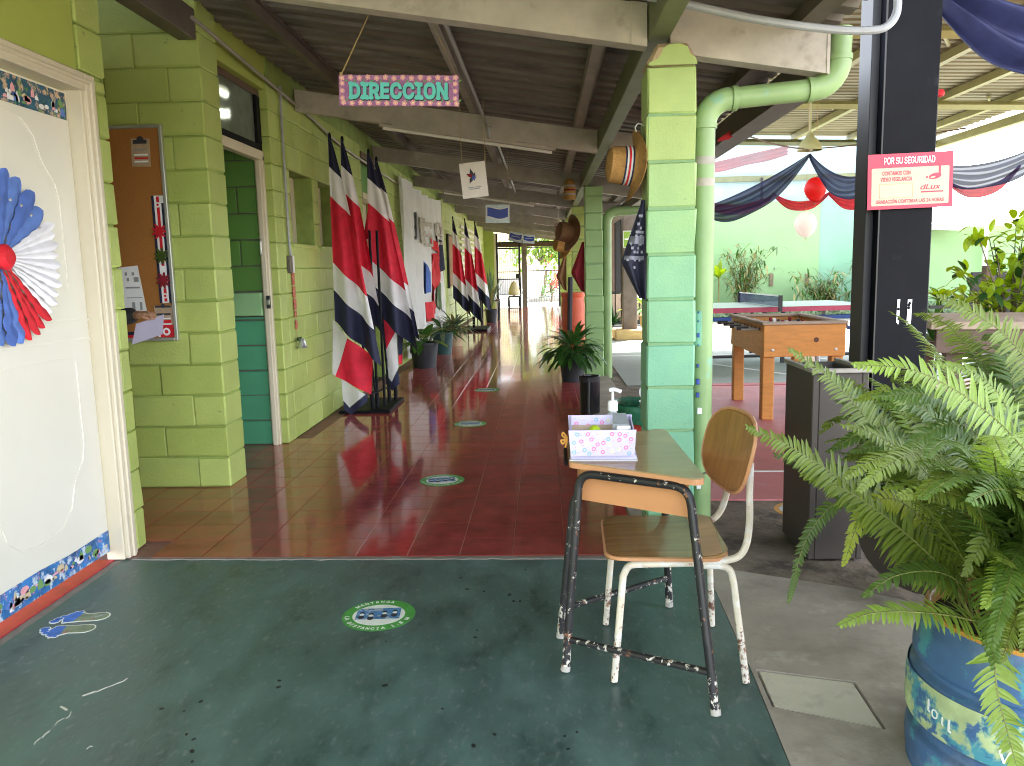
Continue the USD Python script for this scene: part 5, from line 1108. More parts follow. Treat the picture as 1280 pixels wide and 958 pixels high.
def gshrub(label, x, y, z1, spread, n, mats, seed, droop=1.0, L=.5, wd=.014, tilt=(35, 85), name='garden_shrub', arch=True):
    t = thing(name, label, 'shrub'); rg = np.random.default_rng(seed); stl = MB(); bag = {m: MB() for m in mats}
    for i in range(n):
        a = rg.uniform(0, 6.28); e = rg.uniform(.1, 1)*spread; h_ = z1*rg.uniform(.5, 1); tip = A([x+e*math.cos(a), y+e*math.sin(a)*.6, h_]); pp = smoothpath([(x+.1*math.cos(a), y, 0), (x+e*.4*math.cos(a), y, h_*.65), tip], 5); stl.add(*tube(pp, np.linspace(.012, .003, len(pp)), 4))
        for q in range(16):
            b = pp[int(rg.integers(len(pp)//3, len(pp)))]; bag[mats[int(rg.integers(len(mats)))]].add(*leaf(b, rg.normal(0, 1, 3)+A([0, 0, .3]), (0, 0, 1), L*rg.uniform(.4, .8), wd*rg.uniform(.8, 1.4), droop, 4, (.4, 1, .7, 0)))
    obj('stem', stl, 'leaf_dry', t)
    for k, b in bag.items():
        if b.v: obj('foliage', b, k, t, kind='stuff')
gshrub('feathery brownish bamboo shrub against the back wall, left of the vents', 4.95, 20.3, 1.85, 1.0, 36, ['leaf_dry', 'leaf_mid', 'leaf_grey'], 51, L=.45, wd=.018)
gshrub('bushy grey green shrub against the back wall, below the lanterns', 7.0, 20.2, 1.15, 1.0, 34, ['leaf_grey', 'leaf_mid', 'leaf_dry'], 52, L=.5, wd=.02)
gshrub('leafy clump at the right end of the garden beside the black column', 8.2, 20.1, .9, .8, 26, ['leaf_mid', 'leaf_grey'], 53, L=.5, wd=.03)
dc = thing('dracaena', 'upright green plant with strap leaves against the back wall', 'plant'); tk = tube(smoothpath([(7.95, 20.3, 0), (7.97, 20.3, .6), (7.95, 20.3, 1.2)]), .03, 6); obj('stem', tk, 'bark', dc)
for z, q in ((.9, 16), (1.15, 20), (1.25, 14)): rosette(dc, (7.95, 20.3, z), q, .55, .045, .9, ['leaf_mid', 'frond_mid'], (15, 80), 54+q)
yl = thing('young_palm', 'small yellow green sprig on a thin stem just right of the drain pipe', 'plant'); obj('stem', tube([(4.35, 20.2, 0), (4.35, 20.2, 1.0)], .02, 5), 'leaf_dry', yl); rosette(yl, (4.35, 20.2, 1.0), 12, .5, .06, .8, ['bush_leaf'], (40, 85), 58)
rp = thing('round_leaf_plant', 'yellow green fan leaved plant between the black column and the plank table', 'plant'); obj('stem', tube([(3.75, 7.8, 0), (3.78, 7.8, .95)], .012, 5), 'leaf_mid', rp); rosette(rp, (3.78, 7.8, .95), 22, .30, .035, .7, ['bush_leaf', 'leaf_mid'], (0, 60), 59); rosette(rp, (3.7, 7.7, .5), 40, .5, .03, .9, ['leaf_mid', 'leaf_dark'], (20, 80), 60)
bch = thing('bench', 'dark metal framed bench between the black column and the bush', 'bench'); obj('post', MB().box(4.02, 4.10, 7.5, 7.58, 0, 1.28, .005), 'shutter_brown', bch); obj('seat', MB().box(4.0, 5.6, 7.4, 7.9, .42, .47, .005), 'plank_dark', bch); obj('back_panel', MB().box(4.1, 5.6, 7.88, 7.92, .5, 1.22), 'black', bch); obj('rail', MB().box(3.55, 4.02, 7.52, 7.56, .9, .93), 'gate_black', bch); obj('rail', MB().box(3.55, 4.02, 7.52, 7.56, .79, .82), 'gate_black', bch)
# garden foliage behind and below the table tennis table
hd = thing('garden_hedge', 'low mixed ground plants along the foot of the back wall', 'ground plants', kind='stuff'); hb_ = MB(); rg = np.random.default_rng(61)
for i in range(1500):
    b = A([rg.uniform(2.3, 11), rg.uniform(19.4, 20.8), rg.uniform(-.02, .12)]); hb_.add(*leaf(b, rg.normal(0, .6, 3)+A([0, 0, 1]), (0, 1, 0), rg.uniform(.15, .45), .025, 1.0, 4, (.4, 1, .7, 0)))
obj('foliage', hb_, 'leaf_grey', hd, kind='stuff')
# drapes, lanterns, lamp
def swag(name, label, p0, p1, sag, width, mat, n=40, k=24, folds=3, gather=.25, depthv=(0, -.05, 0), seed=0):
    t = thing(name, label, 'drape'); P = np.zeros((n, k, 3)); p0, p1 = A(p0, float), A(p1, float); rg = np.random.default_rng(seed); ph = rg.uniform(0, 6)
    for i in range(n):
        q = i/(n-1); c = p0+(p1-p0)*q; c[2] -= sag*4*q*(1-q); ww = width*(gather+(1-gather)*math.sin(math.pi*q)**.8)
        for j in range(k):
            s = j/(k-1); P[i, j] = c+A([0, 0, -ww*s*(1+.05*math.sin(q*12+s*5))])+A(depthv)*math.sin(s*folds*math.pi*2+ph+q*3)*(.4+ww)
    if mat == 'blue_tulle':
        cuts = [0, 2, 4, 7, 9, 13, 15, 18, 20, k-1]
        for i, (a, b) in enumerate(zip(cuts[:-1], cuts[1:])): obj('pleat', grid(P[:, a:b+1]), 'blue_tulle_dense' if i % 2 == 0 else mat, t, smooth=True)
    else: obj('cloth', grid(P), mat, t, smooth=True)
    return t
Yd = 9.0; hub = at(1012, 192, y=Yd)
swag('blue_drape', 'sheer blue swag hanging from the ceiling lamp down toward the drain pipe', hub, at(872, 262, y=Yd), .05, .30, 'blue_tulle', seed=1, gather=.10)
swag('blue_drape', 'sheer blue swag running from the ceiling lamp to the black column', hub, at(1100, 208, y=8.0), .16, .24, 'blue_tulle', seed=2, gather=.2)
swag('blue_drape', 'blue swag running from the black column to the right edge', at(1160, 205, y=7.2), at(1330, 165, y=6.0), .10, .20, 'blue_tulle', seed=3, gather=.4)
swag('blue_drape', 'heavy dark blue drape hanging at the top right corner', at(1178, -30, y=4.6), at(1420, 60, y=4.2), .02, .34, 'blue_drape', seed=4, gather=.5, folds=2, depthv=(0, -.09, 0))
for i, (a, b, y0, s, w) in enumerate((((872, 246), (966, 244), 10.0, .10, .13), ((966, 240), (1036, 240), 10.0, .11, .12), ((1036, 240), (1100, 238), 10.0, .09, .14))):
    swag('red_drape', ['left red swag, half hidden by the blue one', 'middle red swag just left of the red lantern', 'right red swag between red lantern and black column'][i], at(*a, y=y0), at(*b, y=y0), s, w, 'red_tulle', seed=6+i, gather=.3)
swag('red_drape', 'red swag below the blue one at the right of the black column', at(1185, 226, y=8), at(1275, 206, y=8), .13, .10, 'red_tulle', seed=9, gather=.2)
swag('red_drape', 'pale red ribbon stretched below the patio roof beside the pipe', at(880, 206, y=12.5), at(985, 182, y=12.5), .0, .16, 'red_sheer', seed=10, gather=.9)
rs = thing('red_pennant', 'red cloth strip hanging from the gutter above the pipe elbow', 'pennant'); PA = [at(u, v, y=5.6) for u, v in ((898, 174), (918, 160), (933, 146), (928, 160), (912, 174), (897, 177))]; obj('cloth', (A(PA+[p+A([0, .01, 0]) for p in PA]), A([[0, 1, 5], [1, 4, 5], [1, 2, 3], [1, 3, 4], [6, 11, 7], [7, 11, 10], [7, 9, 8], [7, 10, 9]])), 'red_paper', rs)
rq = thing('red_banner', 'bright red paper strip beside the black column at the top', 'banner'); a, b = at(1091, 59, y=4.7), at(1101, 15, y=4.7); obj('strip', MB().box(a[0], b[0]+.03, 4.7, 4.705, a[2], b[2]), 'red_paper', rq)
rw = thing('red_rosette', 'small red bow on a roof beam right of the black column', 'bow'); c = at(1174, 117, y=6.5); obj('bow', lathe([(.001, -.03), (.035, -.02), (.04, 0), (.03, .025), (.001, .03)], c, 10), 'red_paper', rw, smooth=40)
def lantern(label, c, r, hh, mat):
    t = thing('paper_lantern', label, 'lantern'); pr_ = [(.001, hh)]; 
    for i in range(1, 24):
        a = math.pi*i/24; pr_.append((max(.004, r*math.sin(a)*(1+.03*(i % 2))*(1-.12*(math.cos(a) < 0)*abs(math.cos(a)))), hh*math.cos(a)))
    obj('shade', lathe(pr_+[(.001, -hh)], c, 28), mat, t, smooth=60); obj('cord', MB().tube([(c[0], c[1], c[2]+hh), (c[0], c[1], 3.3)], .003, 4), 'string', t); obj('tassel', MB().tube([(c[0], c[1], c[2]-hh), (c[0], c[1], c[2]-hh-.04)], .006, 5), 'string', t)
lantern('round red paper lantern hanging under the patio roof', at(1019, 237, y=10), .125, .145, 'red_lantern'); lantern('pale white paper lantern hanging below the red one', at(1007, 281, y=10), .13, .155, 'white_lantern')
lp = thing('ceiling_lamp', 'yellowish bell shaped lamp under the patio roof where the blue swags meet', 'lamp', tuple(hub+A([0, 0, .06])))
obj('shade', lathe([(.13, -.03), (.125, .0), (.09, .07), (.045, .11), (.03, .15), (.028, .16), (.02, .15), (.085, .06), (.12, -.02)], n=24), 'yellow_steel', lp, smooth=40); obj('stem', MB().tube([(0, 0, .15), (0, 0, .75)], .012, 6), 'yellow_steel', lp); obj('bulb', lathe([(.001, -.04), (.03, -.03), (.035, 0), (.02, .03), (.015, .06)], n=12), 'cream_paint', lp, smooth=True)
cbl = thing('cable', 'thin dark cable sagging below the patio roof toward the lamp', 'cable'); obj('cable', MB().tube(smoothpath([at(905, 160, y=6.5), at(940, 172, y=7.5), at(975, 182, y=8.2), hub+A([0, 0, .05]), at(1080, 180, y=9), at(1210, 160, y=8)]), .008, 6), 'shutter_brown', cbl)

# ================================================================== FLOOR STICKERS
def ring_text(b, s, r, h, a_mid, inward, step):
    for i, ch in enumerate(s):
        if ch == ' ': continue
        a = math.radians(a_mid+(-1 if not inward else 1)*(i-(len(s)-1)/2)*step)
        up = A([math.cos(a), math.sin(a), 0])*(1 if not inward else -1); ex = np.cross(up, [0, 0, 1])
        o = A([math.cos(a), math.sin(a), 0])*r-up*h/2+A([0, 0, .0012])
        b.add(*text(ch, h, (o, A([ex, up, [0, 0, 1]])), .0005, True))
sk = thing('distance_sticker', 'nearest round green distance sticker, on the dark green painted floor', 'floor sticker', (-.68, 3.01, -.0055), 'round distance stickers along the corridor', 4)
Rg = .145
obj('disc', extrude(sg.Point(0, 0).buffer(Rg, quad_segs=12), .0008), 'sticker_green', sk)
obj('inner_disc', extrude(affinity.scale(sg.Point(0, 0).buffer(Rg*.72, quad_segs=12), 1, .92), .0012), 'sticker_white', sk)
obj('picture', extrude(affinity.scale(sg.Point(0, 0).buffer(Rg*.70, quad_segs=12), 1, .92).intersection(rect(-.09, .085, -.04, .06)), .0016), 'sticker_blue', sk)
for x, y in ((-.068, .0), (-.03, -.012), (.022, .006), (.062, .012)):
    fg1 = obj('figure', extrude(sg.Point(x, y+.018).buffer(.010, quad_segs=3).union(affinity.scale(sg.Point(x, y-.02).buffer(.013, quad_segs=3), 1, 1.2)), .0021), 'ink', sk); obj('figure_face', extrude(sg.Point(x, y+.004).buffer(.009, quad_segs=3), .0023), 'sticker_white', fg1)
b = MB(); ring_text(b, 'MANTENGA', Rg*.86, .017, 105, False, 10); ring_text(b, 'LA DISTANCIA 1.8 M', Rg*.86, .017, 262, True, 9); obj('lettering', b, 'sticker_white', sk)
for (x, y), lab, rz in (((-.68, 5.04), 'second round distance sticker, first one on the red tiles', 10), ((-.67, 6.95), 'third round distance sticker, on the tiles beside the near flags', -4), ((-.66, 8.95), 'fourth round distance sticker, on the tiles right of the flag stand', 3), ((-2.42, 5.72), 'round distance sticker lying inside the second doorway', 20)):
    dup(sk, (x, y, .0015), lab, rz)
ys = thing('yellow_sticker', 'yellow rimmed round sticker on the ground beside the brown bin', 'floor sticker'); c = at(992, 638, z=-.03)
obj('disc', extrude(affinity.translate(sg.Point(0, 0).buffer(.155, quad_segs=12), c[0]+.05, c[1]), .0015, z0=-.030), 'drum_rim', ys); obj('inner_disc', extrude(affinity.translate(sg.Point(0, 0).buffer(.125, quad_segs=12), c[0]+.05, c[1]), .002, z0=-.030), 'card_mint', ys)
def foot(name, label, heel, toe, side):
    t = thing(name, label, 'floor sticker'); h, q = A(heel), A(toe); L = np.linalg.norm(q-h); d = (q-h)/L; n = A([-d[1], d[0]])*side*1.28
    sole = so.unary_union([affinity.scale(sg.Point(.16*L, 0).buffer(.13*L), 1.2, 1), P2((.15*L, -.12*L), (.45*L, -.07*L), (.75*L, -.17*L), (.75*L, .19*L), (.45*L, .14*L), (.15*L, .12*L)).buffer(.02*L), affinity.scale(sg.Point(.70*L, .01*L).buffer(.17*L), .85, 1.1)])
    toes = [affinity.scale(sg.Point((.94-.018*k*k)*L, (.155-.082*k)*L).buffer((.065-.008*k)*L), 1.35, .9) for k in range(5)]
    M = [d[0], n[0], d[1], n[1], h[0], h[1]]
    tr = lambda g: affinity.affine_transform(g, M)
    obj('outline', extrude(tr(so.unary_union([sole]+toes).buffer(.016*L)), .0008, z0=-.0055), 'sticker_white', t)
    obj('sole', extrude(tr(sole.buffer(-.008*L)), .0014, z0=-.0055), 'foot_print', t); obj('ball', extrude(tr(sole.buffer(-.01*L).intersection(rect(.58*L, L, -L, L))), .0019, z0=-.0055), 'foot_blue', t)
    for g in toes: obj('toe', extrude(tr(g.buffer(-.006*L)), .0016, z0=-.0055), 'foot_blue', t)
foot('foot_sticker', 'blue toed footprint sticker nearest the viewer on the green floor', at(119, 783, z=0)[:2], at(48, 791, z=0)[:2], -1)
foot('foot_sticker', 'upper footprint sticker, closer to the tiled corridor', at(136, 769, z=0)[:2], at(72, 770, z=0)[:2], 1)

# ================================================================== PERSON BEHIND THE WALL
def chain(parts, refine=.02, smooth=8):
    out = None
    for a, ra, b, rb in parts:
        pts = []
        for c, r in ((a, ra), (b, rb)):
            s = trimesh.creation.icosphere(2, r); pts.append(A(s.vertices)+A(c))
        h = m3.Manifold.hull_points(np.vstack(pts)); out = h if out is None else out+h
    q = out.refine_to_length(refine).to_mesh(); t = trimesh.Trimesh(A(q.vert_properties)[:, :3], A(q.tri_verts), process=True)
    trimesh.smoothing.filter_taubin(t, iterations=smooth); return t
pe = thing('person', 'person in a black cardigan behind the wall holding out a sheet of paper', 'person')
hx = at(181, 394, y=4.36); H0 = A(hx)
bx, by = -2.74, 4.46; sh_ = A([bx+.02, by-.17, 1.36]); elb = A([bx+.13, by-.22, 1.10]); wr = H0+A([-.075, .02, -.004])
body = [((bx, by, .95), .13, (bx, by, 1.22), .135), ((bx, by, 1.22), .135, (bx, by, 1.36), .10), ((bx, by-.15, 1.37), .065, (bx, by+.15, 1.37), .065), ((bx, by, 1.38), .055, (bx+.01, by, 1.50), .05), ((bx+.02, by, 1.56), .085, (bx+.025, by, 1.66), .095), ((bx+.06, by, 1.53), .05, (bx+.06, by, 1.62), .06),
        (sh_, .055, elb, .042), (elb, .042, wr, .026), ((bx, by+.17, 1.36), .055, (bx-.02, by+.22, 1.10), .042), ((bx-.02, by+.22, 1.10), .042, (bx+.1, by+.16, .92), .028), ((bx+.1, by+.16, .92), .028, (bx+.15, by+.15, .86), .03)]
for s in (-1, 1): body += [((bx, by+.08*s, .93), .095, (bx+.02, by+.09*s, .50), .062), ((bx+.02, by+.09*s, .50), .062, (bx, by+.09*s, .09), .040), ((bx-.02, by+.09*s, .05), .04, (bx+.13, by+.10*s, .03), .03)]
palm = H0
body += [(wr, .024, palm+A([-.03, 0, .003]), .022), (palm+A([-.03, .018, .004]), .017, palm+A([.008, .018, .008]), .015), (palm+A([-.03, -.016, 0]), .017, palm+A([.008, -.016, .002]), .015)]
fing = []
for k, (dy, l) in enumerate(((-.024, .030), (-.009, .034), (.008, .034), (.023, .028))):
    a = palm+A([.010, dy, .006]); m_ = a+A([l, -.004, -.002]); e = m_+A([l*.55, -.006, -.022]); fing += [(a, .0088, m_, .0080), (m_, .0080, e, .0068)]
th0 = palm+A([-.018, -.030, .004]); fing += [(th0, .011, th0+A([.032, -.014, -.014]), .009), (th0+A([.032, -.014, -.014]), .009, th0+A([.058, -.006, -.024]), .0075)]
bm = chain(body+fing, .012, 6); obj('body', bm, 'skin', pe, smooth=True)
slv = chain([((bx, by, .90), .150, (bx, by, 1.22), .155), ((bx, by, 1.22), .155, (bx, by, 1.36), .118), ((bx, by-.15, 1.37), .082, (bx, by+.15, 1.37), .082), (sh_, .075, elb, .062), (elb, .062, wr+A([-.022, 0, 0]), .046), ((bx, by+.17, 1.36), .075, (bx-.02, by+.22, 1.10), .06), ((bx-.02, by+.22, 1.10), .06, (bx+.09, by+.165, .94), .045)], .02, 6)
obj('cardigan', slv, 'cardigan', pe, smooth=True)
obj('trousers', chain([q for s in (-1, 1) for q in (((bx, by+.07*s, .95), .12, (bx+.02, by+.09*s, .50), .08), ((bx+.02, by+.09*s, .50), .08, (bx, by+.09*s, .11), .065))], .03, 6), 'trousers', pe, smooth=True)
obj('hair', chain([((bx-.02, by, 1.62), .105, (bx+.0, by, 1.70), .092), ((bx-.05, by, 1.62), .09, (bx-.06, by, 1.42), .06)], .03, 6), 'hair', pe, smooth=True)
for s in (-1, 1):
    obj('shoe', chain([((bx-.02, by+.09*s, .045), .046, (bx+.15, by+.10*s, .036), .038)], .03, 4), 'black_plastic', pe, smooth=True); obj('eye', trimesh.creation.icosphere(1, .012).apply_translation((bx+.115, by+.035*s, 1.615)), 'white_paint', pe)
psh = thing('paper_sheet', 'sheet of white paper held out in front of the notice board', 'paper'); Q0 = [at(165, 431, y=4.33), at(203, 418, y=4.30), at(205, 393, y=4.32), at(170, 405, y=4.35)]
P = np.zeros((8, 8, 3))
for i in range(8):
    for j in range(8):
        a, b = i/7, j/7; P[i, j] = Q0[0]*(1-a)*(1-b)+Q0[1]*a*(1-b)+Q0[2]*a*b+Q0[3]*(1-a)*b+A([0, .012*math.sin(a*3), 0])
obj('sheet', grid(P), 'lilac_paper', psh, smooth=True)

# ================================================================== DESK AND CHAIR
dk = thing('school_desk', 'trapezoid wooden school desk with chipped black metal legs', 'desk'); ZT = .70
top = P2((.075, 2.655), (.49, 2.385), (.478, 3.20), (.08, 2.98)).buffer(-.03).buffer(.03, quad_segs=6)
obj('tabletop', extrude(top, .004, z0=ZT-.004), 'desk_top', dk); obj('tabletop_edge', extrude(top.buffer(-.0015), .018, z0=ZT-.0225), 'desk_edge', dk)
inn = P2((.115, 2.672), (.445, 2.46), (.435, 3.12), (.115, 2.93))
obj('apron', extrude(inn.difference(inn.buffer(-.014, join_style=2)).difference(rect(.40, .5, 2.5, 3.08)), .115, z0=ZT-.139), 'desk_apron', dk)
obj('shelf', extrude(inn.buffer(-.015, join_style=2), .008, z0=ZT-.135), 'desk_edge', dk)
def rleg(a, ta, tb, b, nm='leg_frame'):
    a, ta, tb, b = map(lambda q: A(q, float), (a, ta, tb, b)); R_ = .055
    def bend(p, c, q):
        u, w = (p-c)/np.linalg.norm(p-c), (q-c)/np.linalg.norm(q-c); s, e = c+u*R_, c+w*R_
        return [(1-t)**2*s+2*t*(1-t)*c+t*t*e for t in np.linspace(0, 1, 7)]
    pts = [a+(ta-a)*t for t in (.0, .12, .125, .3, .31)]+bend(a, ta, tb)+[]+bend(ta, tb, b)+[b+(tb-b)*t for t in (.31, .3, .125, .12, .0)]
    lg = obj(nm, MB().tube(pts, .0142, 14), 'black_chipped', dk, smooth=50)
    for p, q in ((a, ta), (b, tb)):
        d = (q-p)/np.linalg.norm(q-p); obj('worn_foot', MB().tube([p+d*.0, p+d*.13], .0146, 14), 'black_worn', dk, smooth=50, label='worn leg end with the paint rubbed off'); obj('foot_cap', MB().tube([p-d*.002, p+d*.016], .0158, 12), 'rubber', dk)
fl_, frr, bl_, brr = (.052, 2.552, .0), (.50, 2.281, 0), (.040, 2.80, 0), (.482, 3.073, 0)
rleg(fl_, (.110, 2.622, ZT-.032), (.440, 2.425, ZT-.032), frr); rleg(bl_, (.098, 2.83, ZT-.16), (.455, 3.06, ZT-.16), brr)
mixp = lambda a, b, t: A(a)*(1-t)+A(b)*t
obj('cross_bar', MB().tube([mixp(fl_, (.110, 2.622, ZT-.032), .16), mixp(frr, (.440, 2.425, ZT-.032), .18)], .0115, 12), 'black_chipped_low', dk, smooth=50)
obj('cross_bar', MB().tube([mixp(bl_, (.098, 2.83, ZT-.16), .20), mixp(brr, (.455, 3.06, ZT-.16), .22)], .0115, 12), 'black_chipped_low', dk, smooth=50)
obj('metal_strip', MB().tube([(.067, 2.70, ZT-.02), (.070, 2.93, ZT-.02)], .007, 8), 'black_steel', dk)

ch = thing('school_chair', 'wooden school chair on rusty white tube legs tucked under the desk', 'chair')
seat = P2((.185, 2.50), (.585, 2.475), (.60, 2.915), (.20, 2.935)).buffer(-.07).buffer(.07, quad_segs=8)
tm = trimesh.Trimesh(*extrude(seat, .014, z0=.407), process=True)
for _ in range(3): tm = tm.subdivide()
v = A(tm.vertices); v[:, 2] += .012*np.clip((v[:, 0]-.42)/.18, 0, 1)**2-.010*np.clip((.27-v[:, 0])/.09, 0, 1)**2-.006*np.exp(-((v[:, 1]-2.70)/.12)**2); obj('seat', (v, A(tm.faces)), 'seat_wood', ch, smooth=35)
ed = seat.difference(seat.buffer(-.004)); obj('seat_edge', extrude(ed.buffer(.0015), .010, z0=.406), 'desk_edge', ch)
worn = seat.buffer(-.006).intersection(P2((.495, 2.4), (.55, 2.4), (.62, 3), (.52, 3), (.505, 2.75)));
wt_ = trimesh.Trimesh(*extrude(worn, .001, z0=.4212), process=True)
for _ in range(3): wt_ = wt_.subdivide()
v = A(wt_.vertices); v[:, 2] += .0012+.012*np.clip((v[:, 0]-.42)/.18, 0, 1)**2-.006*np.exp(-((v[:, 1]-2.70)/.12)**2); obj('worn_patch', (v, A(wt_.faces)), 'seat_worn', ch)
# curved ply back
ns, nt = 29, 25; P = np.zeros((2, ns, nt, 3)); bcx = A([.612, 2.69, .725])
for side in (0, 1):
    for i in range(ns):
        for j in range(nt):
            a, r_ = 2*math.pi*i/(ns-1), j/(nt-1); ca, sa = math.cos(a), math.sin(a); rad = (abs(ca)**3.0+abs(sa)**3.0)**(-1/3.0); s, t_ = r_*rad*ca, r_*rad*sa
            s *= 1-.10*(t_ < 0)*abs(t_)**2
            P[side, i, j] = bcx+A([.032*s+.03*t_+.022*s*s*-1+.022+(.0065 if side else -.0065)*(1 if r_ < .98 else .55), -.195*s, .132*t_])
m_ = MB().add(*grid(P[0])).add(*grid(P[1])); e0, e1 = P[0][:, -1], P[1][:, -1]; m_.add(*grid(np.stack([e0, e1], 1))); obj('backrest', m_, 'back_wood', ch, smooth=40)
rimp = np.stack([(e0+e1)/2+A([.0, 0, 0]) for _ in (0,)], 0)[0]; obj('backrest_edge', MB().tube(rimp, .0066, 6), 'desk_edge', ch, smooth=50)
for yy, dy in ((2.497, -1), (2.885, 1)):
    p = [(.672 if dy < 0 else .648, 2.602 if dy < 0 else 2.765, .70), (.666 if dy < 0 else .645, 2.585 if dy < 0 else 2.785, .60), (.656 if dy < 0 else .646, 2.54 if dy < 0 else 2.835, .52), (.638, yy+.008*-dy, .455), (.612, yy, .418), (.565, yy, .404), (.48, yy, .397), (.31, yy, .394), (.262, yy, .388), (.242, yy, .355)]
    f_ = (.21, 2.477, 0) if dy < 0 else (.215, 2.908, 0); r_ = (.638, 2.47, 0) if dy < 0 else (.614, 2.89, 0)
    obj('frame_tube', MB().tube(np.vstack([smoothpath(p, 5), [mixp(p[-1], f_, .6)]]), .0118, 12), 'white_rusty', ch, smooth=50)
    obj('leg', MB().tube([mixp(p[-1], f_, .58), f_], .0118, 12), 'white_rusty_low', ch, smooth=50)
    q = [(.50, yy, .388), (.555, yy, .386), (.585, yy, .372), (.598, yy, .33)]
    obj('leg', MB().tube(np.vstack([smoothpath(q, 5), [mixp(q[-1], r_, .5)]]), .0116, 12), 'white_rusty', ch, smooth=50); obj('leg', MB().tube([mixp(q[-1], r_, .48), r_], .0118, 12), 'white_rusty_low', ch, smooth=50)
for x in (.32, .50): obj('cross_tube', MB().tube([(x, 2.497, .390), (x, 2.885, .390)], .010, 10), 'white_rusty', ch, smooth=50)
# paper, box and what stands in it
nbk = thing('notebook', 'thin white paper pad under the flowered box', 'paper pad'); f = frame((.082, 2.655, ZT), (.92, -.05, 0), (.1, 1, 0)); obj('pages', extrude(rect(.0, .222, .03, .20), .013, f, .001), 'lilac_paper', nbk); obj('cover', extrude(rect(-.004, .226, .005, .18), .0012, f, .0002), 'white_paper', nbk)
fbox = thing('flowered_box', 'open white box printed with coloured rings standing on the desk', 'box'); f = frame((.083, 2.672, ZT+.0145), (.99, -.02, 0), (.02, 1, 0)); bw, bd_, bh = .215, .135, .104
def wall(nm, poly, fr_, th=.004): return obj(nm, extrude(poly, th, fr_), 'lilac_paper', fbox)
F_ = f[1]; O_ = f[0]
lean = .007
front = (O_, A([F_[0], F_[2], np.cross(F_[0], F_[2])])); back = (O_+F_[1]*bd_, front[1])
wall('front_panel', P2((0, 0), (bw, 0), (bw+lean, bh*.86), (-lean, bh*.86)), front); wall('back_panel', P2((0, 0), (bw, 0), (bw+lean*.5, bh*1.12), (-lean, bh*1.12)), back)
sd = lambda x: (O_+F_[0]*x, A([F_[1], F_[2], np.cross(F_[1], F_[2])]))
wall('side_panel', P2((0, 0), (bd_, 0), (bd_, bh*1.12), (0, bh*.86)), sd(0)); wall('side_panel', P2((0, 0), (bd_, 0), (bd_, bh*1.12), (0, bh*.86)), sd(bw-.004)); wall('base', rect(0, bw, .001, bd_), (O_+F_[2]*.002, F_), .003)
obj('lining', extrude(rect(.006, bw-.006, .004, .012), .002, (O_+F_[1]*(bd_-.014), front[1])), 'kraft', fbox); obj('lining', extrude(P2((.006, .004), (bw-.006, .004), (bw-.006, bh*.80), (.006, bh*.80)), .002, (O_+F_[1]*(bd_-.012), front[1])), 'kraft', fbox)
rgp = np.random.default_rng(12); inks = {'pink_print': MB(), 'blue_print': MB(), 'lime_print': MB()}
frf = (front[0]+front[1][2]*.0040, front[1])
for ang_fr, ww, hh, n in ((frf, bw, bh*.84, 26), ((back[0]-F_[1]*0+back[1][2]*.004, back[1]), bw, bh*1.08, 20)):
    pl = []
    for q in range(400):
        x, y = rgp.uniform(.01, ww-.01), rgp.uniform(.008, hh-.008)
        if all(math.hypot(x-a, y-b) > .019 for a, b in pl): pl.append((x, y))
        if len(pl) >= n: break
    for k, (x, y) in enumerate(pl):
        inks[('pink_print', 'blue_print', 'pink_print', 'lime_print')[k % 4]].add(*extrude(sg.Point(x, y).buffer(.0072, quad_segs=3).difference(sg.Point(x, y).buffer(.0040, quad_segs=3)), .0005, ang_fr))
    for q in range(60): x, y = rgp.uniform(.006, ww-.006), rgp.uniform(.006, hh-.006); inks[('pink_print', 'blue_print')[q % 2]].add(*extrude(sg.Point(x, y).buffer(.0019, quad_segs=1), .0004, ang_fr))
for k, b in inks.items(): obj('ring_print', b, k, fbox, kind='stuff')
ball = thing('yellow_green_ball', 'yellow green ball lying inside the flowered box', 'ball'); v, f2 = A(trimesh.creation.icosphere(3, .021).vertices), A(trimesh.creation.icosphere(3, .021).faces); obj('ball', (v+O_+F_[0]*.085+F_[1]*.075+F_[2]*.070, f2), 'lime_ball', ball, smooth=True)
pck = thing('folded_packet', 'grey and white folded packet standing in the box under the pump', 'packet'); po = O_+F_[0]*.158+F_[1]*.03
for a, b_, c_, d_, mt in ((0, .048, .0, .018, 'white_paper'),): obj('label', (cbox(a, b_, c_, d_, .045, .096, .002)[0]@F_+po, _cf), mt, pck)
obj('packet', (A([[-.012, .02, .05], [.046, .02, .05], [.046, .03, .097], [-.012, .03, .097], [-.006, .07, .05], [.04, .07, .05], [.036, .062, .130], [-.010, .062, .130]])@F_+po, A([[0, 1, 2], [0, 2, 3], [4, 6, 5], [4, 7, 6], [0, 4, 5], [0, 5, 1], [3, 2, 6], [3, 6, 7], [1, 5, 6], [1, 6, 2], [0, 3, 7], [0, 7, 4]])), 'pack_grey', pck)
san = thing('gel_bottle', 'clear gel bottle with a white pump standing behind the box', 'bottle'); sc_ = O_+F_[0]*.155+F_[1]*.185-F_[2]*.0135
obj('bottle', lathe([(.001, 0), (.040, 0), (.044, .01), (.044, .085), (.038, .105), (.020, .125), (.014, .13), (.014, .14)], sc_, 24), 'clear_gel', san, smooth=40); obj('collar', lathe([(.017, .135), (.018, .137), (.018, .165), (.015, .172), (.006, .174)], sc_, 20), 'pump_white', san, smooth=40)
obj('pump', MB().tube([sc_+A([0, 0, .17]), sc_+A([0, 0, .205])], .005, 10).tube(smoothpath([sc_+A([-.012, 0, .210]), sc_+A([.004, 0, .213]), sc_+A([.028, -.012, .207])]), .007, 10), 'pump_white', san, smooth=50)
obj('label', lathe([(.0447, .02), (.0447, .075)], sc_, 24), 'yellow_tube', san)
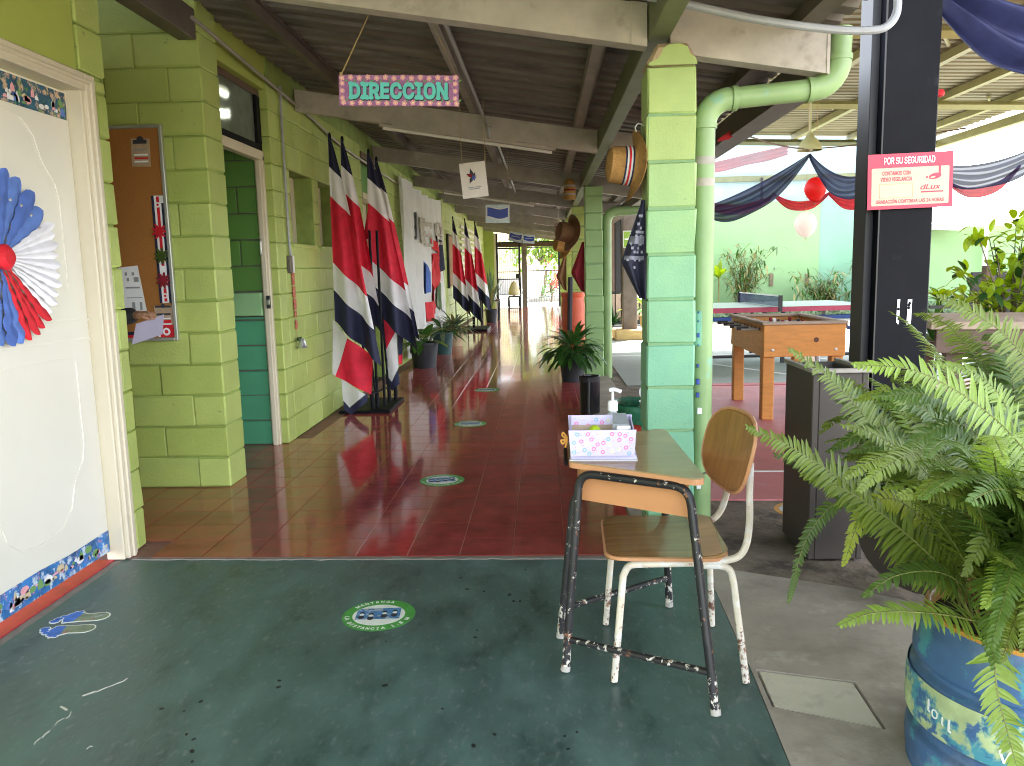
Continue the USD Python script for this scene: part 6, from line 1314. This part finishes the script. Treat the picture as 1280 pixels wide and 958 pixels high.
rib2 = thing('orange_bow', 'little orange string bow hanging at the left of the flowered box', 'bow'); p = O_-F_[0]*.012+F_[1]*.02+F_[2]*.055; obj('loops', MB().tube(smoothpath([p, p+A([-.016, 0, .012]), p+A([-.012, 0, .022]), p, p+A([-.020, 0, -.004]), p+A([-.014, 0, -.016]), p, p+A([-.006, 0, -.03])]), .0035, 6), 'drum_rim', rib2, smooth=50)

# ================================================================== DRUM AND FERN
dm = thing('blue_drum', 'weathered blue painted half drum used as a planter', 'planter'); DC = A([1.262, 2.02, -.008]); rg = np.random.default_rng(2)
prof = [(.001, .0), (.262, 0), (.285, .012), (.292, .06), (.290, .10), (.276, .115), (.276, .135), (.291, .15), (.293, .20), (.290, .255), (.285, .275), (.272, .288), (.271, .302), (.283, .315), (.280, .35), (.270, .385), (.258, .412), (.253, .43)]
pp_ = smoothpath(A([[a, 0, b] for a, b in prof]), 3)[:, [0, 2]]; v, f2 = lathe(pp_, DC, 64); obj('shell', (v, f2), 'drum_blue', dm, smooth=60)
v, f2 = lathe([(.2935, .15), (.2965, .165), (.2965, .235), (.2925, .272)], DC, 96); th = np.arctan2(v[:, 1]-DC[1], v[:, 0]-DC[0]); obj('painted_band', (v[:], f2), 'drum_band', dm, smooth=60)
obj('rim', MB().add(*lathe([(.252, .425), (.258, .432), (.257, .440), (.246, .442), (.240, .436), (.240, .40)], DC, 56)), 'drum_rim', dm, smooth=60)
obj('soil', lathe([(.001, .425), (.12, .42), (.243, .405)], DC, 40), 'soil', dm, smooth=True)
stk = MB()
for a0, z0, s in ((-168, .247, 'l'), (-164, .240, 'O'), (-159, .236, 'l'), (-155, .228, 'l'), (-130, .212, 'V'), (-125, .205, 'l'), (-118, .203, 'A'), (-96, .19, 'l'), (-92, .18, 'l')):
    a = math.radians(a0); n_ = A([math.cos(a), math.sin(a), 0]); ex = A([-math.sin(a), math.cos(a), 0]); stk.add(*text(s, .026+.006*math.sin(a0), (DC+n_*.2968+A([0, 0, z0-.04]), A([ex, [0, 0, 1], np.cross(ex, [0, 0, 1])])), .0012, True))
obj('paint_marks', stk, 'white_paint', dm, kind='stuff')
fe = thing('fern', 'large sword fern with long arching fronds growing in the blue drum', 'fern')
def bez(p, n):
    p = A(p, float); t = np.linspace(0, 1, n)[:, None]; return (1-t)**3*p[0]+3*t*(1-t)**2*p[1]+3*t*t*(1-t)*p[2]+t**3*p[3]
def frond(ctrl, N, mat, Lmax=.075, start=.16, sp=.0150, wd=.0064, rg=rg, curl=.55, through=False, taper=.75, fan=16):
    ctrl = A(ctrl, float)
    c = smoothpath(ctrl, 14) if through else bez(ctrl, 40)
    seg = np.r_[0, np.cumsum(np.linalg.norm(np.diff(c, axis=0), axis=1))]; Lg = seg[-1]; N = A(N, float)
    at_ = lambda s: A([np.interp(s, seg, c[:, k]) for k in range(3)])
    stem = MB().tube(c[::2], np.linspace(.0032, .0010, len(c[::2])), 5); b = MB(); s = start*Lg; k = 0
    while s < Lg:
        q = (s/Lg-start)/(1-start); p = at_(s); T_ = at_(min(s+.01, Lg))-at_(max(s-.01, 0)); T_ /= np.linalg.norm(T_); nn = N-T_*(N@T_); nn /= max(np.linalg.norm(nn), 1e-6); sd_ = np.cross(T_, nn)
        l = 1.14*Lmax*min(1, (.35+q*4.5))*(1-max(0, q-.25)/.75)**taper*rg.uniform(.9, 1.06)+.006
        for sgn in (-1, 1):
            if rg.random() < .03: continue
            a = math.radians(fan+rg.normal(0, 5)+18*q); d = sd_*sgn*math.cos(a)+T_*math.sin(a)+nn*rg.normal(.08, .10)
            b.add(*leaf(p+T_*(.004 if sgn > 0 else 0), d, nn+rg.normal(0, .12, 3), l, wd*rg.uniform(.85, 1.15)*(1-.35*q), curl*rg.uniform(.6, 1.4), 5, (.75, 1, .95, .7, .08), .22))
        s += sp*(1-.35*q)*rg.uniform(.92, 1.08); k += 1
    fr__ = obj('frond', b, mat, fe, smooth=False); obj('stem', stem, 'rachis', fr__)
def px(*q): return [at(u, v, y=y) for u, v, y in q]
VN = (0.05, -.62, .78)
EX = [([(1290, 760, 2.2), (1300, 640, 2.3), (1280, 560, 2.35), (1235, 515, 2.4), (1180, 520, 2.42)], VN, 'frond_mid', .085, .15),
      ([(1320, 740, 1.9), (1345, 640, 1.9), (1320, 590, 1.88), (1265, 570, 1.86), (1215, 600, 1.85)], VN, 'frond_light', .085, .15),
      ([(1215, 772, 2.0), (1160, 695, 1.98), (1065, 610, 2.02), (990, 560, 2.06), (932, 533, 2.1)], VN, 'frond_mid', .098, .16),
      ([(1215, 765, 2.08), (1175, 660, 2.15), (1110, 560, 2.25), (1045, 480, 2.3), (985, 436, 2.33)], VN, 'frond_mid', .085, .2),
      ([(1345, 720, 1.85), (1310, 610, 1.82), (1245, 525, 1.8), (1150, 466, 1.8), (1066, 456, 1.82)], (.0, -.75, .62), 'frond_light', .088, .1),
      ([(1262, 790, 1.9), (1200, 772, 1.80), (1135, 765, 1.74), (1085, 768, 1.72), (1048, 783, 1.70)], (0, -.45, .9), 'frond_light', .055, .12),
      ([(1200, 765, 2.1), (1130, 650, 2.18), (1060, 622, 2.25), (1010, 670, 2.28), (986, 752, 2.28)], VN, 'frond_dark', .032, .3),
      ([(1205, 770, 2.02), (1165, 670, 2.0), (1120, 625, 2.0), (1080, 640, 2.0), (1055, 705, 1.98)], VN, 'frond_yellow', .045, .3),
      ([(1310, 560, 2.3), (1300, 480, 2.3), (1265, 428, 2.3), (1225, 396, 2.32), (1172, 370, 2.36)], (0, -.8, .5), 'frond_mid', .082, .05),
      ([(1235, 770, 2.05), (1225, 640, 2.1), (1200, 560, 2.1), (1150, 510, 2.12), (1095, 505, 2.15)], VN, 'frond_dark', .08, .15),
      ([(1255, 775, 1.98), (1262, 640, 1.95), (1235, 560, 1.92), (1190, 530, 1.9), (1130, 560, 1.88)], VN, 'frond_dark', .08, .15),
      ([(1262, 800, 1.82), (1245, 808, 1.74), (1246, 860, 1.70), (1262, 925, 1.69), (1282, 1000, 1.69)], (-.2, -.95, .2), 'frond_light', .05, .05),
      ([(1265, 790, 1.9), (1300, 690, 1.85), (1290, 640, 1.8), (1240, 665, 1.76), (1205, 720, 1.75)], (0, -.7, .7), 'frond_mid', .07, .2),
      ([(1240, 780, 1.9), (1262, 740, 1.85), (1290, 720, 1.82), (1320, 740, 1.8), (1340, 800, 1.8)], (0, -.6, .8), 'frond_mid', .07, .15),
      ([(1225, 775, 1.95), (1205, 735, 1.9), (1170, 715, 1.86), (1120, 720, 1.84), (1080, 745, 1.83)], (0, -.5, .8), 'frond_dark', .05, .2),
      ([(1215, 770, 2.0), (1190, 620, 2.05), (1165, 545, 2.1), (1120, 490, 2.15), (1070, 500, 2.2)], VN, 'frond_mid', .08, .2),
      ([(1250, 770, 2.1), (1270, 600, 2.15), (1262, 520, 2.2), (1225, 470, 2.22), (1165, 452, 2.25)], VN, 'frond_light', .082, .15)]
for src, du, dv, dy, mt in ((1, 60, 50, .05, 'frond_dark'), (2, 40, 35, .12, 'frond_dark'), (2, 75, 60, -.05, 'frond_mid'), (3, 45, 25, .06, 'frond_dark'), (3, 95, 75, .02, 'frond_mid'), (4, 30, 40, .1, 'frond_dark'), (9, -35, 60, .08, 'frond_dark'), (15, -40, 65, .1, 'frond_dark'), (15, 10, 110, .05, 'frond_mid'), (16, -30, 45, .12, 'frond_dark')):
    c, N, mt0, L, s0 = EX[src]; n_ = len(c)-1; EX.append(([(u+du*(k/n_)*.9, v+dv*(k/n_), y+dy) for k, (u, v, y) in enumerate(c)], N, mt, L*.9, s0))
for c, N, mt, L, s0 in EX: frond(px(*c), N, mt, L, s0, through=True)
for i in range(420):
    a = rg.uniform(0, 2*math.pi); rr = rg.uniform(.02, .16); b0 = DC+A([rr*math.cos(a)-.02, rr*math.sin(a), .42]); o = A([math.cos(a), math.sin(a), 0]); L = rg.uniform(.45, .80); e = rg.uniform(.45, 1.35)
    p1 = b0+o*L*.22+A([0, 0, L*.50*e]); p2 = b0+o*L*.62+A([0, 0, L*.80*e]); p3 = b0+o*L*1.0+A([rg.normal(0, .06), rg.normal(0, .06), L*rg.uniform(.35, .9)*e])
    if p3[1] < 1.25: continue
    tx = 640+FPX*((p3-EYE)@CR)/((p3-EYE)@CF); ty = 479-FPX*((p3-EYE)@CU)/((p3-EYE)@CF)
    if tx < 1020 or (ty > 640 and tx < 1190) or (tx < 1060 and ty > 610) or ty < 385: continue
    frond([b0, p1, p2, p3], A([0, -.35, .9])+rg.normal(0, .25, 3), rg.choice(['frond_mid', 'frond_dark', 'frond_mid', 'frond_light', 'frond_dark']), rg.uniform(.055, .085), .18)
ds_ = MB()
for i in range(40):
    a = rg.uniform(0, 6.28); b0 = DC+A([.12*math.cos(a)*rg.random()-.05, .12*math.sin(a)*rg.random(), .41]); ds_.tube(smoothpath([b0, b0+A([rg.normal(0, .04), rg.normal(0, .04), .14]), b0+A([rg.normal(-.03, .1), rg.normal(0, .1), rg.uniform(.15, .42)])], 4), .0022, 4)
obj('dead_stalks', ds_, 'dead_stalk', fe, kind='stuff')
fiddle = MB()
for u, v, y in ((1268, 655, 1.72), (1262, 700, 1.72)):
    c = at(u, v, y=y); fiddle.tube([c+A([.018*(1-q/9)*math.cos(q), 0, .018*(1-q/9)*math.sin(q)]) for q in np.linspace(0, 8, 26)], .003, 5)
obj('curled_tip', fiddle, 'frond_light', fe)
